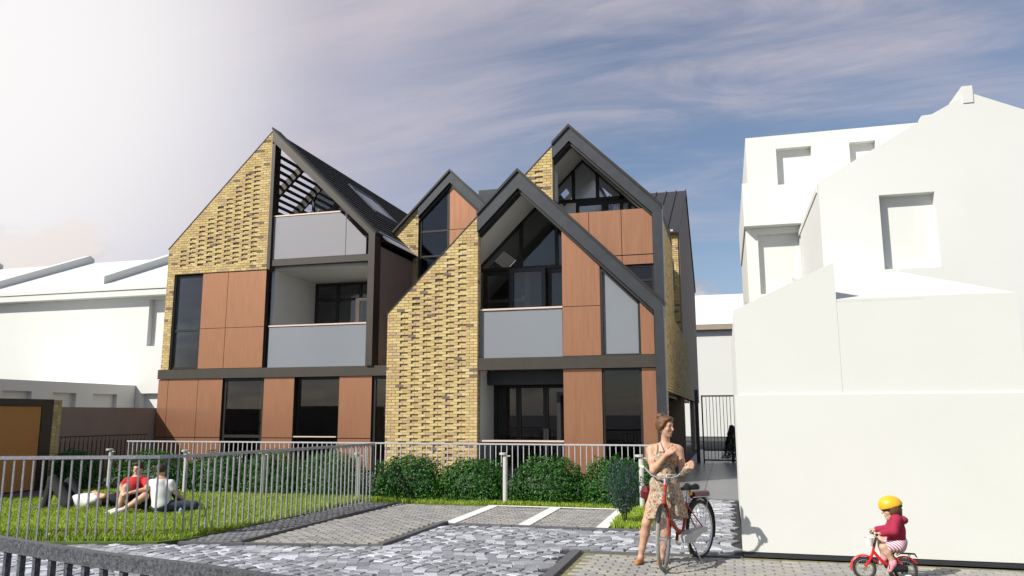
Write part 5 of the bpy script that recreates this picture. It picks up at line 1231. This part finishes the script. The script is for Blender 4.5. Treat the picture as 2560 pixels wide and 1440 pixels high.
# ------------------------------------------------------------------ child on the small red bicycle
KY = 8.98
def kp(x, y, dy=0.0): X_, Z_ = PY(x, y, KY); return (X_, KY+dy, Z_)
kr_, kf_ = kp(2263, 1420), kp(2161, 1420)
kb = Bike(Vector((kf_[0], KY, 0)), Vector((kr_[0], KY, 0)))
KR = kf_[2]
small = thing('bicycle', 'small red child bicycle with white basket and stabiliser by the white wall', 'bicycle', (kf_[0]+.2, KY, 0))
def kl(p): return p
wheel(small, kb, kb.L, KR, .016, 'rubber', nsp=16); wheel(small, kb, 0, KR, .016, 'rubber', nsp=16)
part('frame', 'red_bright', small, lambda b: (b.tube([kp(2185, 1366), kp(2180, 1388)], .013, 10), b.tube([kp(2183, 1378), kp(2200, 1398), kp(2220, 1413)], .015, 10), b.tube([kp(2222, 1413), kp(2234, 1382)], .011, 8), b.tube([kp(2222, 1413, .03), kp(2263, 1420, .04)], .008, 8), b.tube([kp(2222, 1413, -.03), kp(2263, 1420, -.04)], .008, 8), b.tube([kp(2232, 1388, .015), kp(2263, 1420, .04)], .007, 8), b.tube([kp(2232, 1388, -.015), kp(2263, 1420, -.04)], .007, 8)))
part('fork', 'red_bright', small, lambda b: [b.tube([kp(2180, 1386), kp(2177, 1393, s_*.03), kp(2161, 1420, s_*.032)], [.012, .012, .009], 8) for s_ in (-1, 1)])
khb = part('handlebar', 'black', small, lambda b: (b.tube([kp(2185, 1368), kp(2190, 1343)], .012, 8), b.tube([kp(2184, 1331, -.16), kp(2186, 1336, -.09), kp(2189, 1343, 0), kp(2186, 1336, .09), kp(2184, 1331, .16)], .010, 8)))
for s_ in (-1, 1): part('grip', 'black', khb, lambda b: b.tube([kp(2184, 1331, s_*.175), kp(2185, 1333, s_*.11)], .015, 8))
part('basket', 'white_plastic', small, lambda b: b.lathe([(.034, 0), (.045, .075), (.048, .08), (.043, .08), (.032, .01)], kp(2174, 1364), 14))
ksd = Body(tuple(Vector(kp(2250, 1360))-Vector((.12, .10, .06))), tuple(Vector(kp(2250, 1360))+Vector((.12, .10, .06))), .006)
ksd.chain([kp(2236, 1365), kp(2256, 1359)], [.020, .042], 0, .02); ksd.mesh('saddle', 'black', small)
part('seat_post', 'black', small, lambda b: b.tube([kp(2234, 1384), kp(2241, 1364)], .010, 8))
mudguard(small, kb, 0, KR+.014, 0, 150, .022, 'red_bright', KR); mudguard(small, kb, kb.L, KR+.014, -10, 150, .022, 'red_bright', KR)
part('rear_rack', 'black', small, lambda b: ([b.tube([kp(2240, 1388, s_*.03), kp(2250, 1383, s_*.03), kp(2287, 1385, s_*.03), kp(2291, 1393, s_*.03)], .005, 6) for s_ in (-1, 1)], b.tube([kp(2287, 1385, -.03), kp(2287, 1385, .03)], .005, 6), b.tube([kp(2262, 1384, -.03), kp(2262, 1384, .03)], .004, 6), [b.tube([kp(2274, 1385, s_*.03), kp(2264, 1418, s_*.045)], .004, 6) for s_ in (-1, 1)]))
part('chain_guard', 'black', small, lambda b: b.tube([kp(2218, 1415, -.048), kp(2236, 1417, -.048), kp(2256, 1419, -.048), kp(2267, 1420, -.048)], [.055, .045, .035, .028], 10))
cranks(small, kb, kb.L-abs(kp(2221, 1415)[0]-kf_[0]), kp(2221, 1415)[2], .065, 85, 'black', .05)
for s_ in (-1, 1):
    t_ = part('stabiliser', 'white_plastic', small, lambda b: b.lathe([(.045, -.014), (.05, -.008), (.05, .008), (.045, .014)], (kp(2263, 1440)[0], KY+s_*.17, .05), 16, 'y'))
    part('arm', 'black', t_, lambda b: b.tube([(kp(2263, 1420)[0], KY+s_*.04, KR), (kp(2263, 1440)[0], KY+s_*.16, .05)], .006, 6))
kid = thing('person', 'small child in a magenta jacket and yellow helmet riding a bicycle', 'person', (kp(2240, 1400)[0], KY, 0))
c0 = Vector(kp(2228, 1274)); KBox = (kp(2195, 1235, -.25), kp(2275, 1445, .25))
klo = (kp(2172, 1440)[0], KY-.26, .03); khi = (kp(2280, 1400)[0], KY+.26, kp(2230, 1236)[2])
B = Body(klo, khi, .0055)
B.chain([kp(2243, 1358), kp(2238, 1300)], [.070, .060], 0, .03); B.chain([kp(2234, 1296), kp(2230, 1284)], [.034, .032], 0, .02)
KH, kpaint = head(B, c0, (-1, -.12, -.18), .86)
for s_ in (-1, 1):
    hip = kp(2242, 1360, s_*.05); kn = kp(2206, 1365 if s_ < 0 else 1352, s_*.07); an = kp(2229 if s_ < 0 else 2214, 1402 if s_ < 0 else 1396, s_*.075)
    B.chain([hip, kn], [.055, .040], 0, .02); B.chain([kn, Vector(kn).lerp(Vector(an), .35), an], [.038, .040, .026], 0, .02); B.chain([an, kp(2222 if s_ < 0 else 2207, 1420 if s_ < 0 else 1410, s_*.075)], [.026, .018], 0, .02)
    sh, el, wr = kp(2237, 1297, s_*.075), kp(2229, 1324, s_*.115), kp(2196, 1329, s_*.135)
    B.chain([sh, el, wr], [.035, .030, .022], 0, .02); B.hand(wr, Vector(kp(2183, 1330, s_*.142))-Vector(wr), (0, 0, 1), 0, .9, .72, -s_)
B.mesh('body', 'skin', kid, {0: (.60, .37, .27)}, kpaint)
J = Body((kp(2185, 1370)[0], KY-.26, kp(2230, 1375)[2]), (kp(2280, 1300)[0], KY+.26, kp(2235, 1278)[2]), .0065)
J.chain([kp(2241, 1352), kp(2240, 1325), kp(2238, 1302)], [.092, .084, .072], 0, .03)
for s_ in (-1, 1): J.chain([kp(2238, 1296, s_*.02), kp(2237, 1297, s_*.070), kp(2229, 1325, s_*.115), kp(2199, 1328.5, s_*.133)], [.055, .052, .043, .034], 0, .02)
J.ell(kp(2256, 1299), (.050, .075, .034), 0, .02); J.chain([kp(2240, 1290), kp(2262, 1302)], [.035, .030], 0, .02)
zj = kp(2240, 1357)[2]; J.cut(lambda x, y, z: zj-z+0*x+0*y); J.mesh('jacket', 'magenta', kid)
Sk = Body((kp(2200, 1370)[0], KY-.2, kp(2230, 1385)[2]), (kp(2275, 1360)[0], KY+.2, kp(2235, 1342)[2]), .0065)
Sk.chain([kp(2246, 1355), kp(2244, 1362)], [.085, .085], 0, .02)
for s_ in (-1, 1): Sk.chain([kp(2243, 1361, s_*.05), kp(2221, 1364 if s_ < 0 else 1358, s_*.06)], [.068, .056], 0, .02)
Sk.mesh('shorts', 'stripes', kid)
for s_ in (-1, 1):
    a_, b_ = (kp(2229, 1404, -.075), kp(2221, 1422, -.075)) if s_ < 0 else (kp(2214, 1399, .075), kp(2204, 1410, .075)); q_ = Vector(a_)
    S_ = Body(tuple(q_-Vector((.10, .07, .14))), tuple(q_+Vector((.07, .07, .05))), .006); S_.chain([Vector(a_)+Vector((.005, 0, .01)), a_, b_], [.028, .034, .026], 0, .02); S_.mesh('shoe', 'pink', kid)
Hk = Body(tuple(c0-Vector((.13, .13, .10))), tuple(c0+Vector((.14, .13, .12))), .006)
Hk.ell(KH(0, -.02, .02), (.080, .096, .098), 0, .02); Hk.chain([KH(.0, -.07, -.02), KH(0, -.075, -.085)], [.045, .028], 0, .02); kc = np.array(c0); Hk.cut(lambda x, y, z: -(x-kc[0]+.030)+0*y+0*z); Hk.mesh('hair', 'hair', kid)
hm = Body(tuple(c0-Vector((.20, .15, .05))), tuple(c0+Vector((.20, .15, .18))), .006)
hcx = Vector(kp(2226, 1263)); hm.ell(hcx, (.118, .094, .098), 0, .02); nrm = np.array([.30, 0, -1.0]); nrm /= np.linalg.norm(nrm); hx_ = np.array(hcx)
hm.cut(lambda x, y, z: (x-hx_[0])*nrm[0]+(z-hx_[2]+.018)*nrm[2]+0*y); hm.mesh('helmet', 'yellow', kid)
hr = Body(tuple(c0-Vector((.20, .15, .06))), tuple(c0+Vector((.20, .15, .15))), .006); hr.ell(hcx, (.112, .090, .092), 0, .02)
hr.cut(lambda x, y, z: np.maximum((x-hx_[0])*nrm[0]+(z-hx_[2]+.045)*nrm[2]+0*y, -((x-hx_[0])*nrm[0]+(z-hx_[2]+.020)*nrm[2])+0*y)); hr.mesh('helmet_rim', 'black', kid)

# ------------------------------------------------------------------ three people on the lawn
def lp(x, y, Yp): X_, Z_ = PY(x, y, Yp); return Vector((X_, Yp, Z_))
# seated man in the red shirt, arms round his knees
Y1 = 11.95
pr = thing('person', 'man in a red t-shirt sitting on the grass hugging his knees', 'person', (lp(345, 1278, Y1).x, Y1, 0))
hd = lp(346, 1173, Y1); sh = lp(344, 1196, Y1); hp_ = lp(352, 1262, Y1+.12); hp_.z = .13
lo = (hd.x-.62, Y1-.62, 0.0); hi = (hd.x+.55, Y1+.5, hd.z+.17)
def seated(root, hd, sh, hp_, face, arms, legs, lo, hi, shirt, skin=SK, res=.011, hairm='hair_dark', shorts='dark_cloth', shoes='white_cloth', trousers=False):
    B = Body(lo, hi, res)
    B.chain([hp_, hp_.lerp(sh, .5), sh+Vector((0, 0, -.06))], [.14, .13, .14], 0, .05); B.chain([sh, hd+Vector((0, .0, -.08))], [.062, .055], 0, .03)
    HP_, pt = head(B, hd, face, 1.0)
    for (s0, e0, w0, hdv) in arms:
        B.chain([s0, e0], [.052, .042], 0, .03); B.chain([e0, w0], [.042, .029], 0, .02); B.hand(w0, hdv, (0, -.3, 1), 0, .4, 1.0, 1)
    for (h0, k0, a0, t0) in legs:
        B.chain([h0, k0], [.088, .062], 0, .03); B.chain([k0, k0.lerp(a0, .35)+Vector((0, .01, 0)), a0], [.060, .060, .040], 0, .03); B.chain([a0, t0], [.038, .026], 0, .02)
    B.mesh('body', 'skin', root, {0: skin}, pt)
    S = Body(lo, hi, res); S.chain([hp_+Vector((0, 0, .02)), hp_.lerp(sh, .5), sh+Vector((0, 0, -.07))], [.165, .155, .160], 0, .05)
    for (s0, e0, w0, hdv) in arms: S.chain([s0+Vector((0, 0, .005)), s0.lerp(e0, .55)], [.075, .066], 0, .04)
    S.cut(lambda x, y, z: np.maximum(z-sh.z-.035+0*x+0*y, .02-z+0*x+0*y)); S.mesh('shirt', shirt, root)
    T_ = Body(lo, hi, res); T_.ell(hp_+Vector((0, 0, -.01)), (.175, .16, .12), 0, .03)
    for (h0, k0, a0, t0) in legs:
        T_.chain([h0, h0.lerp(k0, 1.0 if trousers else .60)], [.102, .088 if not trousers else .078], 0, .03)
        if trousers: T_.chain([k0, a0], [.078, .060], 0, .03)
    T_.cut(lambda x, y, z: .004-z+0*x+0*y); T_.mesh('trousers' if trousers else 'shorts', shorts, root)
    for (h0, k0, a0, t0) in legs:
        F = Body(tuple(Vector((min(a0.x, t0.x)-.08, min(a0.y, t0.y)-.08, -.0))), tuple(Vector((max(a0.x, t0.x)+.08, max(a0.y, t0.y)+.08, max(a0.z, t0.z)+.09))), .008); F.chain([a0, t0], [.050, .040], 0, .02); F.cut(lambda x, y, z: .003-z+0*x+0*y); F.mesh('shoe', shoes, root)
    Hh = Body(tuple(hd-Vector((.14, .14, .12))), tuple(hd+Vector((.14, .14, .17))), .008); Hh.ell(HP_(0, -.016, .045), (.086, .100, .092), 0, .02); Hh.ell(HP_(0, .05, .105), (.06, .045, .028), 0, .02)
    fc = Vector(face).normalized(); hn = np.array(hd); fn = np.array(fc)
    Hh.cut(lambda x, y, z: np.maximum(-np.maximum(.050-((x-hn[0])*fn[0]+(y-hn[1])*fn[1]+0*z), (z-hn[2])-.062+0*x), (hn[2]-.045)-z+0*x+0*y)); Hh.mesh('hair', hairm, root)
sL, sR = sh+Vector((-.20, .0, -.05)), sh+Vector((.20, 0, -.05))
eL, wL = lp(302, 1218, Y1-.16), lp(308, 1233, Y1-.36); eR, wR = lp(368, 1222, Y1-.22), lp(326, 1232, Y1-.38)
kL, kR = lp(316, 1218, Y1-.30), lp(362, 1240, Y1-.30); aL, aR = lp(293, 1268, Y1-.45), lp(306, 1270, Y1-.46)
aL.z = aR.z = .07
seated(pr, hd, sh, hp_, (.12, -.95, -.15), [(sL, eL, wL, (1, -.2, -.1)), (sR, eR, wR, (-1, -.1, -.1))], [(hp_+Vector((-.10, -.02, .02)), kL, aL, aL+Vector((-.06, -.15, -.035))), (hp_+Vector((.10, -.02, .02)), kR, aR, aR+Vector((-.08, -.14, -.035)))], lo, hi, 'red_cloth')
# seated man in white, back to the viewer
Y2 = 11.75
pw = thing('person', 'man in a white t-shirt sitting on the grass with his back turned', 'person', (lp(402, 1282, Y2).x, Y2, 0))
hd = lp(402, 1179, Y2+.06); sh = lp(402, 1202, Y2+.03); hp_ = lp(404, 1270, Y2); hp_.z = .14
lo = (hd.x-.55, Y2-.30, 0); hi = (hd.x+.62, Y2+.85, hd.z+.17)
sL, sR = sh+Vector((-.19, .02, -.05)), sh+Vector((.19, .02, -.05))
kL, kR = Vector((hp_.x-.24, Y2+.48, .44)), Vector((hp_.x+.42, Y2+.30, .12)); aL, aR = Vector((hp_.x-.10, Y2+.68, .06)), Vector((hp_.x+.16, Y2+.58, .06))
seated(pw, hd, sh, hp_, (-.45, .88, -.10), [(sL, Vector((sL.x-.09, Y2+.16, .40)), Vector((hp_.x-.16, Y2+.40, .42)), (.4, 1, 0)), (sR, Vector((sR.x+.07, Y2+.10, .36)), Vector((hp_.x+.26, Y2+.26, .20)), (.1, 1, -.1))], [(hp_+Vector((-.10, .04, .0)), kL, aL, aL+Vector((0, .14, -.02))), (hp_+Vector((.10, .04, 0)), kR, aR, aR+Vector((-.12, .08, -.02)))], lo, hi, 'white_cloth', shorts='denim', shoes='dark_cloth', trousers=True)
# man lying on his back, knees up, arm behind his head
Y3 = 11.8
pl = thing('person', 'man in dark trousers lying on the grass with his knees drawn up', 'person', (lp(195, 1275, Y3).x, Y3, 0))
hp_ = lp(186, 1268, Y3); hp_.z = .13; ch = lp(232, 1262, Y3+.10); ch.z = .15; hd = lp(256, 1254, Y3+.20); hd.z = .17
lo = (hp_.x-.95, Y3-.45, 0); hi = (hd.x+.45, Y3+.65, .66)
B = Body(lo, hi, .011); B.chain([hp_, hp_.lerp(ch, .5), ch], [.13, .12, .135], 0, .05); B.chain([ch, hd], [.06, .055], 0, .03)
B.ell(hd, (.11, .085, .095), 0, .02); nose_ = hd+Vector((-.01, -.02, .10)); B.cone(hd+Vector((-.005, -.01, .085)), nose_, .013, .012, 0, .012); B.ell(hd+Vector((-.06, 0, .02)), (.045, .05, .05), 0, .03)
legs3 = []
for (s_, kx, ky, ax_, ay_) in ((-.13, 132, 1200, 112, 1268), (.13, 174, 1206, 160, 1274)):
    h0 = hp_+Vector((0, s_, 0)); k0 = lp(kx, ky, Y3+s_+.05); a0 = lp(ax_, ay_, Y3+s_-.05); a0.z = .085; legs3.append((h0, k0, a0, a0+Vector((-.19, -.03, -.04))))
    B.chain([h0, k0], [.088, .060], 0, .03); B.chain([k0, a0], [.056, .040], 0, .03); B.chain([a0, legs3[-1][3]], [.038, .028], 0, .02)
eA = lp(262, 1240, Y3-.02); wA = lp(242, 1234, Y3+.06); sA = ch+Vector((.06, -.16, .02)); B.chain([sA, eA], [.048, .040], 0, .03); B.chain([eA, wA], [.040, .028], 0, .02); B.hand(wA, (-.8, .1, .45), (.3, -.4, .8), 0, .35, 1, 1)
sB = ch+Vector((.06, .16, .02)); eB = sB+Vector((.16, .12, .08)); wB = hd+Vector((.02, .10, -.02)); B.chain([sB, eB, wB], [.048, .04, .028], 0, .03); B.hand(wB, (-.3, -.8, 0), (.4, 0, -1), 0, .3, 1, 1)
B.mesh('body', 'skin', pl, {0: SK}, [(hd+Vector((.02, e*.032, .085)), (.016, .014, .02), EYE) for e in (-1, 1)])
S = Body(lo, hi, .011); S.chain([hp_+Vector((.06, 0, .01)), hp_.lerp(ch, .55), ch+Vector((.02, 0, 0))], [.145, .145, .155], 0, .05); S.cone(sA, sA.lerp(eA, .45), .075, .064, 0, .03); S.cut(lambda x, y, z: .004-z+0*x+0*y); S.mesh('shirt', 'white_cloth', pl)
T_ = Body(lo, hi, .011); T_.ell(hp_, (.16, .17, .13), 0, .03)
for (h0, k0, a0, t0) in legs3: T_.chain([h0, k0], [.108, .088], 0, .03); T_.chain([k0, a0], [.084, .066], 0, .03)
T_.cut(lambda x, y, z: .004-z+0*x+0*y); T_.mesh('trousers', 'dark_cloth', pl)
for (h0, k0, a0, t0) in legs3:
    F = Body((t0.x-.08, min(a0.y, t0.y)-.08, 0), (a0.x+.09, max(a0.y, t0.y)+.08, .19), .008); F.chain([a0+Vector((.03, 0, -.03)), t0], [.052, .040], 0, .02); F.cut(lambda x, y, z: .003-z+0*x+0*y); F.mesh('shoe', 'black', pl)
Hh = Body(tuple(hd-Vector((.16, .15, .14))), tuple(hd+Vector((.17, .15, .14))), .008); Hh.ell(hd+Vector((.028, .01, -.012)), (.112, .098, .098), 0, .02); hn = np.array(hd); Hh.cut(lambda x, y, z: np.minimum((z-hn[2]-.03)+0*x+0*y, (hn[0]+.07)-x+0*y+0*z)); Hh.mesh('hair', 'hair_dark', pl)
# black rucksack between them
bgp = lp(283, 1262, 12.15); bg_ = thing('rucksack', 'black rucksack lying on the grass between the lying man and the man in red', 'bag', (bgp.x, 12.15, 0))
B = Body((bgp.x-.26, 11.9, 0), (bgp.x+.26, 12.4, .36), .011); B.ell((bgp.x, 12.15, .13), (.19, .15, .15), 0, .03); B.ell((bgp.x-.05, 12.05, .11), (.12, .09, .10), 0, .03); B.cut(lambda x, y, z: .003-z+0*x+0*y); B.mesh('bag_body', 'dark_cloth', bg_)
part('strap', 'black', bg_, lambda b: b.tube([(bgp.x-.12, 12.12, .24), (bgp.x-.05, 12.10, .31), (bgp.x+.06, 12.10, .30), (bgp.x+.12, 12.12, .22)], .012, 6))
# blue bottle beside the man in white
bt = lp(451, 1283, 11.72); bo = thing('bottle', 'small pale blue bottle on the grass beside the man in white', 'bottle', (bt.x, 11.72, 0))
mat('bottle_blue', (.25, .38, .55), .3)
part('bottle_body', 'bottle_blue', bo, lambda b: b.lathe([(.03, 0), (.033, .01), (.033, .085), (.014, .10)], (bt.x, 11.72, .0), 12)); part('cap', 'white_plastic', bo, lambda b: b.lathe([(.015, .1), (.015, .115)], (bt.x, 11.72, 0), 10))
